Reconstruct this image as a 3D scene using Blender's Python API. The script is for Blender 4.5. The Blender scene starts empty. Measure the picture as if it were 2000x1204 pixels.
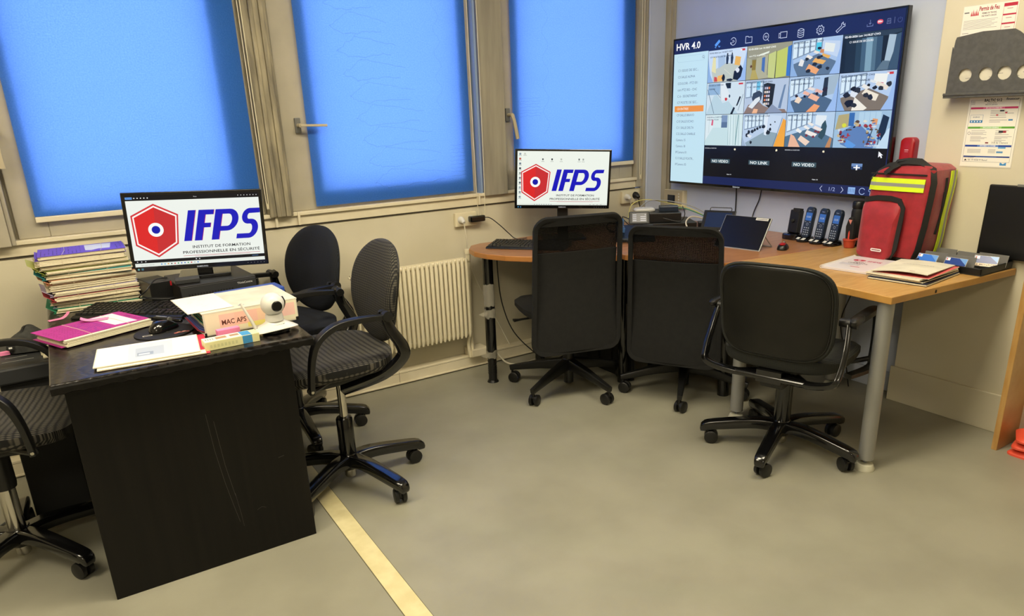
import bpy, bmesh, math, random
from mathutils import Vector, Matrix
random.seed(7)
PI = math.pi
R = math.radians
SC = bpy.context.scene
COL = SC.collection

# ------------------------------------------------------------------ camera
CAMZ = 1.42
cam_d = bpy.data.cameras.new('camera'); cam = bpy.data.objects.new('camera', cam_d); COL.objects.link(cam)
yaw, pit, rol = R(31.6236451), R(18.55055935), R(-2.27649356)
fw = Vector((math.sin(yaw)*math.cos(pit), math.cos(yaw)*math.cos(pit), -math.sin(pit)))
rt = Vector((math.cos(yaw), -math.sin(yaw), 0)); up = rt.cross(fw)
r2 = rt*math.cos(rol)+up*math.sin(rol); u2 = up*math.cos(rol)-rt*math.sin(rol)
m = Matrix((r2, u2, -fw)).transposed().to_4x4(); m.translation = (0, 0, CAMZ)
cam.matrix_world = m
cam_d.sensor_width = 36; cam_d.lens = 1381.786/2000*36; cam_d.shift_y = 84.36/2000
cam_d.clip_start = 0.05; cam_d.clip_end = 60
SC.camera = cam

# ------------------------------------------------------------------ sky and exposure
def lin(c):
    if isinstance(c, str):
        c = c.lstrip('#'); c = [int(c[i:i+2], 16)/255 for i in (0, 2, 4)]
    return tuple(x/12.92 if x <= .04045 else ((x+.055)/1.055)**2.4 for x in c)
W = bpy.data.worlds.new('sky'); SC.world = W; W.use_nodes = True
bg = W.node_tree.nodes['Background']; bg.inputs[0].default_value = (.25, .415, 1.0, 1); bg.inputs[1].default_value = 10.0
SC.view_settings.view_transform = 'Standard'; SC.view_settings.look = 'None'
SC.view_settings.exposure = 0.0; SC.view_settings.gamma = 1.0; SC.view_settings.use_curve_mapping = False
SC.cycles.max_bounces = 7; SC.cycles.diffuse_bounces = 4; SC.cycles.glossy_bounces = 3
SC.cycles.transparent_max_bounces = 12; SC.cycles.use_denoising = True
SC.cycles.sample_clamp_indirect = 6
LAMP = 24.0      # emission of the ceiling lamps
LAMPC = (1.0, .89, .66)

# ------------------------------------------------------------------ materials
def mat(name, col=(.5,.5,.5), rough=.5, metal=0, spec=.5, coat=0, sheen=0):
    m_ = bpy.data.materials.new(name); m_.use_nodes = True
    b = m_.node_tree.nodes['Principled BSDF']
    b.inputs['Base Color'].default_value = (*lin(col), 1) if isinstance(col, str) else (*col, 1)
    b.inputs['Roughness'].default_value = rough; b.inputs['Metallic'].default_value = metal
    b.inputs['Specular IOR Level'].default_value = spec; b.inputs['Coat Weight'].default_value = coat
    b.inputs['Sheen Weight'].default_value = sheen
    return m_
def nodes(m_): return m_.node_tree.nodes, m_.node_tree.links, m_.node_tree.nodes['Principled BSDF']
def noisy(m_, c1, c2, scale=8, detail=4, stretch=(1,1,1), bump=0, bscale=None, lo=.35, hi=.65):
    N, L, b = nodes(m_)
    tc = N.new('ShaderNodeTexCoord'); mp = N.new('ShaderNodeMapping'); mp.inputs['Scale'].default_value = stretch
    L.new(tc.outputs['Object'], mp.inputs['Vector'])
    n = N.new('ShaderNodeTexNoise'); n.inputs['Scale'].default_value = scale; n.inputs['Detail'].default_value = detail
    L.new(mp.outputs[0], n.inputs['Vector'])
    cr = N.new('ShaderNodeValToRGB'); cr.color_ramp.elements[0].position = lo; cr.color_ramp.elements[1].position = hi
    cr.color_ramp.elements[0].color = (*lin(c1), 1); cr.color_ramp.elements[1].color = (*lin(c2), 1)
    L.new(n.outputs[0], cr.inputs[0]); L.new(cr.outputs[0], b.inputs['Base Color'])
    if bump:
        n2 = N.new('ShaderNodeTexNoise'); n2.inputs['Scale'].default_value = bscale or scale*6; n2.inputs['Detail'].default_value = 3
        L.new(mp.outputs[0], n2.inputs['Vector'])
        bp = N.new('ShaderNodeBump'); bp.inputs['Strength'].default_value = bump; bp.inputs['Distance'].default_value = .004
        L.new(n2.outputs[0], bp.inputs['Height']); L.new(bp.outputs[0], b.inputs['Normal'])
    return m_
def waved(m_, c1, c2, scale=60, axis='X', dist=1.5, dscale=2, rough=None, bump=.3):
    N, L, b = nodes(m_)
    tc = N.new('ShaderNodeTexCoord'); w = N.new('ShaderNodeTexWave'); w.bands_direction = axis
    w.inputs['Scale'].default_value = scale; w.inputs['Distortion'].default_value = dist; w.inputs['Detail Scale'].default_value = dscale
    L.new(tc.outputs['Object'], w.inputs['Vector'])
    cr = N.new('ShaderNodeValToRGB'); cr.color_ramp.elements[0].position = .3; cr.color_ramp.elements[1].position = .7
    cr.color_ramp.elements[0].color = (*lin(c1), 1); cr.color_ramp.elements[1].color = (*lin(c2), 1)
    L.new(w.outputs[0], cr.inputs[0]); L.new(cr.outputs[0], b.inputs['Base Color'])
    if bump:
        bp = N.new('ShaderNodeBump'); bp.inputs['Strength'].default_value = bump; bp.inputs['Distance'].default_value = .002
        L.new(w.outputs[0], bp.inputs['Height']); L.new(bp.outputs[0], b.inputs['Normal'])
    return m_
M = {}
M['wall'] = noisy(mat('wall_paint', rough=.75), '#cbc3a9', '#d3cbb2', 3, 3, bump=.12, bscale=60)
M['wallw'] = noisy(mat('white_wall_paint', rough=.7), '#bcc5da', '#c3cbde', 3, 3, bump=.08, bscale=80)
M['wallo'] = mat('partition_paint', '#a8a294', .7)
M['ledge'] = noisy(mat('ledge_paint', rough=.45), '#d8cdb0', '#e4dabf', 6, 4)
M['floor'] = noisy(mat('vinyl_floor', rough=.42), '#8b8878', '#969382', 3.5, 6, bump=.05, bscale=300)
M['strip'] = noisy(mat('cream_vinyl_strip', rough=.45), '#cbbf90', '#dacfa2', 14, 6, bump=.05, bscale=200)
M['ceil'] = mat('ceiling_tile', '#e4e0d2', .9)
M['alu'] = noisy(mat('window_metal', rough=.5, metal=.0), '#a39c89', '#b0a894', 5, 4)
M['alug'] = noisy(mat('dirty_grey_metal', rough=.45), '#8b8577', '#a19a87', 4, 5, stretch=(6, 6, .6))
M['ridge'] = noisy(mat('dusty_profile', rough=.6), '#6f6858', '#a1977d', 6, 5, stretch=(5, 5, .8))
M['rad'] = mat('radiator_enamel', '#e3d9bb', .35)
M['cream'] = mat('cream_plastic', '#ddd3b4', .4)
M['white'] = mat('white_plastic', '#d6d4cc', .3)
M['black'] = mat('black_plastic', '#121212', .38)
M['blackg'] = mat('glossy_black', '#0b0b0c', .16, coat=.4)
M['blackm'] = mat('matt_black', '#141414', .7)
M['dgrey'] = mat('dark_grey_plastic', '#2c2d2e', .5)
M['grey'] = mat('grey_plastic', '#6c6c68', .5)
M['chrome'] = mat('chrome', '#c9c5bb', .18, metal=1)
M['silver'] = mat('silver_leg', '#9a9a96', .42, metal=.35)
M['foot'] = mat('pale_foot', '#cbc8b4', .5)
M['fab'] = mat('ribbed_fabric', rough=.85)
M['fabs'] = mat('ribbed_seat_fabric', rough=.85)
def ribs(m_, c1, c2, sx, sy, second='Z'):
    N, L, b = nodes(m_)
    tc = N.new('ShaderNodeTexCoord'); out = []
    for s, ax in ((sx, 'X'), (sy, second)):
        w = N.new('ShaderNodeTexWave'); w.bands_direction = ax; w.inputs['Scale'].default_value = s
        w.inputs['Distortion'].default_value = .6; w.inputs['Detail'].default_value = 0
        L.new(tc.outputs['UV'] if False else tc.outputs['Object'], w.inputs['Vector']); out.append(w)
    mx = N.new('ShaderNodeMath'); mx.operation = 'MULTIPLY'
    ad = N.new('ShaderNodeMath'); ad.operation = 'ADD'; ad.inputs[1].default_value = .45
    L.new(out[1].outputs[0], ad.inputs[0]); L.new(out[0].outputs[0], mx.inputs[0]); L.new(ad.outputs[0], mx.inputs[1])
    cr = N.new('ShaderNodeValToRGB'); cr.color_ramp.elements[0].color = (*lin(c1), 1); cr.color_ramp.elements[1].color = (*lin(c2), 1)
    cr.color_ramp.elements[0].position = .3; cr.color_ramp.elements[1].position = .8
    L.new(mx.outputs[0], cr.inputs[0]); L.new(cr.outputs[0], b.inputs['Base Color'])
ribs(M['fab'], '#0b0b0c', '#4a463c', 34, 34); ribs(M['fabs'], '#0c0c0d', '#57534a', 52, 16, 'Y')
M['fab2'] = mat('dark_blue_black_fabric', rough=.9); ribs(M['fab2'], '#07090f', '#161b26', 60, 60)
M['fab3'] = mat('woven_black_fabric', rough=.9); ribs(M['fab3'], '#0b0c0c', '#33352f', 80, 80)
M['mfab'] = noisy(mat('soft_black_fabric', rough=.95), '#0b0b0b', '#111110', 40, 2)
M['plas'] = noisy(mat('worn_black_shell', rough=.38), '#0d0d0c', '#171613', 7, 4)
M['dwood'] = waved(mat('black_wood', rough=.22), '#14110f', '#2b2622', 9, 'X', 7, 3, bump=.12)
M['dwoodp'] = noisy(mat('black_wood_panel', rough=.42), '#0b0a09', '#12100e', 30, 6, stretch=(1.2, 1, .06)); M['dwoodp'].node_tree.nodes['Principled BSDF'].inputs['Specular IOR Level'].default_value = .22
M['lwood'] = noisy(mat('light_beech', rough=.34), '#ad8246', '#bd955a', 9, 5, stretch=(1, 6, 1))
M['lwoode'] = noisy(mat('beech_edge', rough=.4), '#b98843', '#c59650', 9, 4)
M['bwood'] = noisy(mat('brown_beech', rough=.3), '#9c6a46', '#ab7850', 7, 5, stretch=(1, 5, 1))
M['bedge'] = noisy(mat('orange_beech_edge', rough=.35), '#b0743a', '#bd8146', 9, 4)
M['red'] = noisy(mat('red_nylon', rough=.6, sheen=.3), '#8e0e1a', '#a01522', 30, 4, bump=.25, bscale=50)
M['zip'] = mat('zip_tape', '#151412', .7)
M['yel'] = mat('hi_vis_yellow', '#d7ef1c', .5)
M['refl'] = mat('reflective_grey', '#8e9087', .3)
M['redp'] = mat('red_plastic', '#a31a22', .3)
M['orng'] = mat('orange_red_plastic', '#e2543c', .45)
M['pot'] = mat('red_orange_pot', '#b5432b', .45)
M['paper'] = noisy(mat('paper', rough=.8), '#c9c3b1', '#d8d2c0', 12, 3, bump=.15, bscale=20)
M['pageedge'] = waved(mat('page_edges', rough=.8), '#d6cba8', '#f2ead2', 160, 'Z', 2.5, 4)
M['navy'] = mat('navy_card', '#22263a', .5)
M['bluep'] = mat('blue_plastic_cover', '#2f4fa8', .35)
M['phone'] = mat('dark_blue_grey_plastic', '#202a3a', .3)
M['glassd'] = mat('dark_screen', '#0a0c14', .08, coat=.5)
M['pink'] = mat('pink_note', '#f58bb8', .7)
M['ylw'] = mat('yellow_note', '#e8e04a', .7)
M['beige'] = mat('beige_plastic', '#b7ab8f', .45)
M['pouch'] = noisy(mat('charcoal_canvas', rough=.9), '#2a2a28', '#3a3a36', 60, 3, bump=.3, bscale=90)
M['cablew'] = mat('pale_cable', '#d9d2bd', .5)
M['plas'].node_tree.nodes['Principled BSDF'].inputs['Specular IOR Level'].default_value = .35
M['rackg'] = noisy(mat('grey_acrylic', rough=.5), '#4a4946', '#53524e', 60, 2)

def emis(name, strength=1.0):
    m_ = bpy.data.materials.new(name); m_.use_nodes = True
    N, L = m_.node_tree.nodes, m_.node_tree.links; N.clear()
    o = N.new('ShaderNodeOutputMaterial'); a = N.new('ShaderNodeVertexColor'); a.layer_name = 'Col'
    e = N.new('ShaderNodeEmission'); e.inputs[1].default_value = strength
    g = N.new('ShaderNodeBsdfGlossy'); g.inputs['Roughness'].default_value = .25; g.inputs[0].default_value = (.03, .03, .03, 1)
    ad = N.new('ShaderNodeAddShader')
    L.new(a.outputs[0], e.inputs[0]); L.new(e.outputs[0], ad.inputs[0]); L.new(g.outputs[0], ad.inputs[1]); L.new(ad.outputs[0], o.inputs[0])
    return m_
def printed(name, rough=.6):
    m_ = mat(name, '#ffffff', rough); N, L, b = nodes(m_)
    a = N.new('ShaderNodeVertexColor'); a.layer_name = 'Col'; L.new(a.outputs[0], b.inputs['Base Color'])
    return m_
M['screen'] = emis('lit_screen', 1.0)
M['dimscreen'] = emis('dim_screen', .6)
M['print'] = printed('printed_sheet')
M['printg'] = printed('printed_glossy', .25)

def lampmat():
    m_ = bpy.data.materials.new('lamp_diffuser'); m_.use_nodes = True
    N, L = m_.node_tree.nodes, m_.node_tree.links; N.clear()
    o = N.new('ShaderNodeOutputMaterial'); e = N.new('ShaderNodeEmission'); e.inputs[0].default_value = (*LAMPC, 1); e.inputs[1].default_value = LAMP
    L.new(e.outputs[0], o.inputs[0]); return m_
M['lamp'] = lampmat()
def blindmat():
    m_ = bpy.data.materials.new('blue_blind_fabric'); m_.use_nodes = True
    N, L = m_.node_tree.nodes, m_.node_tree.links; N.clear()
    o = N.new('ShaderNodeOutputMaterial'); d = N.new('ShaderNodeBsdfDiffuse'); t = N.new('ShaderNodeBsdfTranslucent')
    tc = N.new('ShaderNodeTexCoord'); n = N.new('ShaderNodeTexNoise'); n.inputs['Scale'].default_value = 170; n.inputs['Detail'].default_value = 3
    L.new(tc.outputs['Object'], n.inputs['Vector'])
    cr = N.new('ShaderNodeValToRGB'); cr.color_ramp.elements[0].position = .3; cr.color_ramp.elements[1].position = .7
    cr.color_ramp.elements[0].color = (.66, .74, .80, 1); cr.color_ramp.elements[1].color = (.85, .92, .97, 1)
    L.new(n.outputs[0], cr.inputs[0]); L.new(cr.outputs[0], t.inputs[0])
    d.inputs[0].default_value = (.04, .17, .62, 1)
    mx = N.new('ShaderNodeMixShader'); mx.inputs[0].default_value = .42
    L.new(d.outputs[0], mx.inputs[1]); L.new(t.outputs[0], mx.inputs[2]); L.new(mx.outputs[0], o.inputs[0])
    return m_
M['blind'] = blindmat()
def stainmat():
    m_ = bpy.data.materials.new('water_stain'); m_.use_nodes = True
    N, L = m_.node_tree.nodes, m_.node_tree.links; N.clear()
    o = N.new('ShaderNodeOutputMaterial'); d = N.new('ShaderNodeBsdfDiffuse'); t = N.new('ShaderNodeBsdfTransparent')
    d.inputs[0].default_value = (.12, .25, .5, 1); mx = N.new('ShaderNodeMixShader'); mx.inputs[0].default_value = .86
    L.new(d.outputs[0], mx.inputs[1]); L.new(t.outputs[0], mx.inputs[2]); L.new(mx.outputs[0], o.inputs[0]); return m_
M['stain'] = stainmat()
def panemat():
    m_ = bpy.data.materials.new('window_pane'); m_.use_nodes = True
    N, L = m_.node_tree.nodes, m_.node_tree.links; N.clear()
    o = N.new('ShaderNodeOutputMaterial'); g = N.new('ShaderNodeBsdfGlossy'); t = N.new('ShaderNodeBsdfTransparent'); g.inputs['Roughness'].default_value = .02
    t.inputs[0].default_value = (.93, .96, .97, 1); mx = N.new('ShaderNodeMixShader'); mx.inputs[0].default_value = .06
    L.new(t.outputs[0], mx.inputs[1]); L.new(g.outputs[0], mx.inputs[2]); L.new(mx.outputs[0], o.inputs[0]); return m_
M['pane'] = panemat()
def meshmat():
    m_ = bpy.data.materials.new('see_through_mesh'); m_.use_nodes = True
    N, L = m_.node_tree.nodes, m_.node_tree.links; N.clear()
    o = N.new('ShaderNodeOutputMaterial'); d = N.new('ShaderNodeBsdfDiffuse'); d.inputs[0].default_value = (.008, .008, .008, 1)
    t = N.new('ShaderNodeBsdfTransparent'); tc = N.new('ShaderNodeTexCoord')
    w1 = N.new('ShaderNodeTexWave'); w1.bands_direction = 'X'; w1.inputs['Scale'].default_value = 75
    w2 = N.new('ShaderNodeTexWave'); w2.bands_direction = 'Z'; w2.inputs['Scale'].default_value = 75
    for w in (w1, w2): L.new(tc.outputs['Object'], w.inputs['Vector'])
    mn = N.new('ShaderNodeMath'); mn.operation = 'MULTIPLY'; L.new(w1.outputs[0], mn.inputs[0]); L.new(w2.outputs[0], mn.inputs[1])
    g = N.new('ShaderNodeMath'); g.operation = 'GREATER_THAN'; g.inputs[1].default_value = .84; L.new(mn.outputs[0], g.inputs[0])
    mx = N.new('ShaderNodeMixShader'); L.new(g.outputs[0], mx.inputs[0]); L.new(d.outputs[0], mx.inputs[1]); L.new(t.outputs[0], mx.inputs[2]); L.new(mx.outputs[0], o.inputs[0])
    return m_
M['mesh'] = meshmat()

# ------------------------------------------------------------------ mesh helpers
def NB(): return bmesh.new()
def box(bm, x0, x1, y0, y1, z0, z1):
    v = [bm.verts.new((x, y, z)) for x in (x0, x1) for y in (y0, y1) for z in (z0, z1)]
    for f in ((0,1,3,2), (4,6,7,5), (0,4,5,1), (2,3,7,6), (0,2,6,4), (1,5,7,3)): bm.faces.new([v[i] for i in f])
    return v
def cbox(bm, c, s, rot=None):
    v = box(bm, -s[0]/2, s[0]/2, -s[1]/2, s[1]/2, -s[2]/2, s[2]/2)
    for q in v:
        p = q.co
        if rot: p = rot @ p
        q.co = p + Vector(c)
def frame_for(d):
    d = d.normalized(); a = Vector((0, 0, 1)) if abs(d.z) < .95 else Vector((0, 1, 0))
    s = d.cross(a).normalized(); return s, s.cross(d).normalized()
def tube(bm, pts, r, seg=10, closed=False, smooth=0, sq=None, caps=True):
    P = [Vector(p) for p in pts]; rr = r if isinstance(r, (list, tuple)) else [r]*len(P)
    if smooth:
        Q, S = [], []
        n = len(P); rng = n if closed else n-1
        for i in range(rng):
            g = lambda k: P[k % n] if closed else P[max(0, min(n-1, k))]
            h = lambda k: rr[k % n] if closed else rr[max(0, min(n-1, k))]
            p0, p1, p2, p3 = g(i-1), g(i), g(i+1), g(i+2)
            for j in range(smooth):
                t = j/smooth
                Q.append(.5*((2*p1)+(p2-p0)*t+(2*p0-5*p1+4*p2-p3)*t*t+(3*p1-p0-3*p2+p3)*t**3)); S.append(h(i)*(1-t)+h(i+1)*t)
        if not closed: Q.append(P[-1]); S.append(rr[-1])
        P, rr = Q, S
    n = len(P); rings = []; ps = None
    for i in range(n):
        if closed: d = P[(i+1) % n]-P[i-1]
        else: d = P[min(i+1, n-1)]-P[max(i-1, 0)]
        if d.length < 1e-9: d = Vector((0, 0, 1))
        d.normalize()
        if ps is None: s, u = frame_for(d)
        else:
            s = (ps-d*ps.dot(d)).normalized(); u = s.cross(d).normalized()
        ps = s; ring = []
        for k in range(seg):
            a = 2*PI*k/seg; ca, sa = math.cos(a), math.sin(a)
            if sq: e = .35; ca = math.copysign(abs(ca)**e, ca)*sq[0]; sa = math.copysign(abs(sa)**e, sa)*sq[1]
            ring.append(bm.verts.new(P[i]+s*ca*rr[i]+u*sa*rr[i]))
        rings.append(ring)
    for i in range(n if closed else n-1):
        a, b = rings[i], rings[(i+1) % n]
        for k in range(seg): bm.faces.new((a[k], a[(k+1) % seg], b[(k+1) % seg], b[k]))
    if caps and not closed: bm.faces.new(rings[0][::-1]); bm.faces.new(rings[-1])
def cyl(bm, p0, p1, r0, r1=None, seg=20): tube(bm, (p0, p1), (r0, r0 if r1 is None else r1), seg)
def lathe(bm, prof, c=(0,0,0), seg=28, rot=None):
    rings = []
    for r_, z_ in prof:
        ring = []
        for k in range(seg):
            p = Vector((r_*math.cos(2*PI*k/seg), r_*math.sin(2*PI*k/seg), z_))
            if rot: p = rot @ p
            ring.append(bm.verts.new(p+Vector(c)))
        rings.append(ring)
    for a, b in zip(rings, rings[1:]):
        for k in range(seg): bm.faces.new((a[k], a[(k+1) % seg], b[(k+1) % seg], b[k]))
    bm.faces.new(rings[0][::-1]); bm.faces.new(rings[-1])
def prism(bm, pts, z0, z1, fn=None):
    f = fn or (lambda x, y, z: (x, y, z))
    a = [bm.verts.new(f(x, y, z0)) for x, y in pts]; b = [bm.verts.new(f(x, y, z1)) for x, y in pts]
    n = len(pts); bm.faces.new(a[::-1]); bm.faces.new(b)
    for i in range(n): bm.faces.new((a[i], a[(i+1) % n], b[(i+1) % n], b[i]))
def rrect(w, h, r, n=6, cx=0, cy=0):
    o = []
    for sx, sy, a0 in ((1,1,0), (-1,1,90), (-1,-1,180), (1,-1,270)):
        for k in range(n+1):
            a = R(a0+90*k/n); o.append((cx+sx*(w/2-r)+r*math.cos(a), cy+sy*(h/2-r)+r*math.sin(a)))
    return o
def superel(w, h, e=2.5, n=40, fn=None):
    o = []
    for k in range(n):
        a = 2*PI*k/n; c, s = math.cos(a), math.sin(a)
        x = math.copysign(abs(c)**(2/e), c)*w/2; y = math.copysign(abs(s)**(2/e), s)*h/2
        o.append(fn(x, y) if fn else (x, y))
    return o
def pad(bm, outline, front, back, fn):
    """closed cushion: outline in u,v; front/back profile lists of (scale, w); fn(u,v,w)->xyz"""
    rings = []
    for s, w in front+back:
        rings.append([bm.verts.new(fn(u*s, v*s, w)) for u, v in outline])
    n = len(outline)
    for a, b in zip(rings, rings[1:]):
        for k in range(n): bm.faces.new((a[k], a[(k+1) % n], b[(k+1) % n], b[k]))
    bm.faces.new(rings[0][::-1]); bm.faces.new(rings[-1])
def obj(name, bm, material, parent=None, smooth=True, bevel=0, seg=2, label=None):
    bmesh.ops.recalc_face_normals(bm, faces=bm.faces[:])
    me = bpy.data.meshes.new(name); bm.to_mesh(me); bm.free()
    if material: me.materials.append(material)
    if smooth:
        for p in me.polygons: p.use_smooth = True
        me.set_sharp_from_angle(angle=R(38))
    o = bpy.data.objects.new(name, me); COL.objects.link(o)
    if parent: o.parent = parent
    if bevel:
        b = o.modifiers.new('bevel', 'BEVEL'); b.width = bevel; b.segments = seg; b.limit_method = 'ANGLE'; b.angle_limit = R(50)
    if label: o['label'] = label
    return o
def thing(name, label, cat, loc=(0,0,0), rz=0, group=None):
    o = bpy.data.objects.new(name, None); COL.objects.link(o); o.empty_display_size = .05
    o.location = loc; o.rotation_euler = (0, 0, rz); o['label'] = label; o['category'] = cat
    if group: o['group'] = group
    return o
def tag(o, label, cat, group=None):
    o['label'] = label; o['category'] = cat
    if group: o['group'] = group
    return o
def struct(name, bm, m_, parent=None, **k):
    o = obj(name, bm, m_, parent, **k)
    if not parent: o['kind'] = 'structure'
    return o
def bx(*a):
    b = NB(); box(b, *a); return b

# ------------------------------------------------------------------ flat artwork (screens and printed sheets)
_tc = {}
def text_tris(s, bold=0, shear=0, space=1.0):
    k = (s, bold, shear, space)
    if k in _tc: return _tc[k]
    c = bpy.data.curves.new('t', 'FONT'); c.body = s; c.size = 1; c.offset = bold; c.shear = shear; c.space_character = space
    c.align_x = 'LEFT'; c.resolution_u = 2
    o = bpy.data.objects.new('t', c); COL.objects.link(o)
    dg = bpy.context.evaluated_depsgraph_get(); e = o.evaluated_get(dg); me = e.to_mesh(); me.calc_loop_triangles()
    v = [(p.co.x, p.co.y) for p in me.vertices]; t = [tuple(q.vertices) for q in me.loop_triangles]
    e.to_mesh_clear(); bpy.data.objects.remove(o); bpy.data.curves.remove(c)
    _tc[k] = (v, t); return _tc[k]
class Art:
    def __init__(s): s.V, s.F, s.C, s.L, s.bb = [], [], [], [], []
    def layer(s, pts):
        x0, x1 = min(p[0] for p in pts), max(p[0] for p in pts); y0, y1 = min(p[1] for p in pts), max(p[1] for p in pts)
        l = 0
        for (a, b, c, d, e) in s.bb:
            if x0 < b-1e-6 and x1 > a+1e-6 and y0 < d-1e-6 and y1 > c+1e-6: l = max(l, e+1)
        s.bb.append((x0, x1, y0, y1, l)); return l
    def poly(s, pts, col, l=None):
        l = s.layer(pts) if l is None else l
        i = len(s.V); s.V += [(p[0], p[1], l) for p in pts]; s.F.append(tuple(range(i, i+len(pts)))); s.C.append(lin(col) if isinstance(col, str) else col)
        return l
    def rect(s, x0, y0, x1, y1, col): return s.poly([(x0,y0), (x1,y0), (x1,y1), (x0,y1)], col)
    def circ(s, x, y, r, col, n=24, ry=None): return s.poly([(x+r*math.cos(2*PI*k/n), y+(ry or r)*math.sin(2*PI*k/n)) for k in range(n)], col)
    def stroke(s, pts, w, col, closed=False):
        l = None; n = len(pts)
        P = [Vector((*p,)) for p in pts]; Lf, Rt = [], []
        for i in range(n):
            a = P[i-1] if (i > 0 or closed) else None; b = P[(i+1) % n] if (i < n-1 or closed) else None
            d1 = (P[i]-a).normalized() if a is not None else None; d2 = (b-P[i]).normalized() if b is not None else None
            d = d1 if d2 is None else d2 if d1 is None else (d1+d2)
            if d.length < 1e-6: d = d1
            d.normalize(); nn = Vector((-d.y, d.x)); k = 1
            if d1 is not None and d2 is not None: k = 1/max(.45, nn.dot(Vector((-d1.y, d1.x))))
            Lf.append(P[i]+nn*w/2*k); Rt.append(P[i]-nn*w/2*k)
        l = s.layer([tuple(p) for p in Lf+Rt])
        for i in range(n if closed else n-1):
            j = (i+1) % n; s.poly([tuple(Lf[i]), tuple(Lf[j]), tuple(Rt[j]), tuple(Rt[i])], col, l)
    def ring(s, x, y, r, w, col, a0=0, a1=360, n=24):
        s.stroke([(x+r*math.cos(R(a0+(a1-a0)*k/n)), y+r*math.sin(R(a0+(a1-a0)*k/n))) for k in range(n+1)], w, col)
    def text(s, t, x, y, h, col, bold=0, w=None, shear=0, ang=0, align='L', space=1.0):
        v, f = text_tris(t, bold, shear, space)
        if not v: return
        k = h/.70; x1 = max(p[0] for p in v); x0 = min(p[0] for p in v); kx = k if w is None else w/(x1-x0)
        ox = -x0*kx if align == 'L' else (-(x1+x0)/2*kx if align == 'C' else -x1*kx)
        ca, sa = math.cos(ang), math.sin(ang)
        Q = [(x+(p[0]*kx+ox)*ca-p[1]*k*sa, y+(p[0]*kx+ox)*sa+p[1]*k*ca) for p in v]
        l = s.layer(Q); i = len(s.V); s.V += [(a, b, l) for a, b in Q]; c = lin(col) if isinstance(col, str) else col
        for q in f: s.F.append(tuple(i+j for j in q)); s.C.append(c)
    def sub(s, x0, y0, x1, y1): return Sub(s, x0, y0, x1, y1)
    def build(s, name, material, parent, fn=None, step=.00006, label=None):
        """default fn: local plane facing -Y, x right, z up"""
        fn = fn or (lambda u, v, l: (u, -l, v))
        me = bpy.data.meshes.new(name); me.from_pydata([fn(a, b, l*step) for a, b, l in s.V], [], s.F)
        ca = me.color_attributes.new('Col', 'FLOAT_COLOR', 'CORNER'); i = 0
        for f, c in zip(s.F, s.C):
            for _ in f: ca.data[i].color = (*c, 1); i += 1
        me.materials.append(material); o = bpy.data.objects.new(name, me); COL.objects.link(o)
        if parent: o.parent = parent
        if label: o['label'] = label
        return o
class Sub:
    """unit-square window into an Art, clipping by clamping"""
    def __init__(s, a, x0, y0, x1, y1): s.a, s.x0, s.y0, s.w, s.h = a, x0, y0, x1-x0, y1-y0
    def p(s, pts): return [(s.x0+min(1, max(0, x))*s.w, s.y0+min(1, max(0, y))*s.h) for x, y in pts]
    def poly(s, pts, col): s.a.poly(s.p(pts), col)
    def rect(s, x0, y0, x1, y1, col): s.poly([(x0,y0), (x1,y0), (x1,y1), (x0,y1)], col)
    def blob(s, x, y, rx, ry, col, n=10, j=.25):
        s.poly([(x+rx*(1+random.uniform(-j, j))*math.cos(2*PI*k/n), y+ry*(1+random.uniform(-j, j))*math.sin(2*PI*k/n)) for k in range(n)], col)
    def line(s, pts, w, col): s.a.stroke(s.p(pts), w*s.w, col)
    def text(s, t, x, y, h, col, w=None, bold=0): s.a.text(t, s.x0+x*s.w, s.y0+y*s.h, h*s.h, col, bold, None if w is None else w*s.w)

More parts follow.
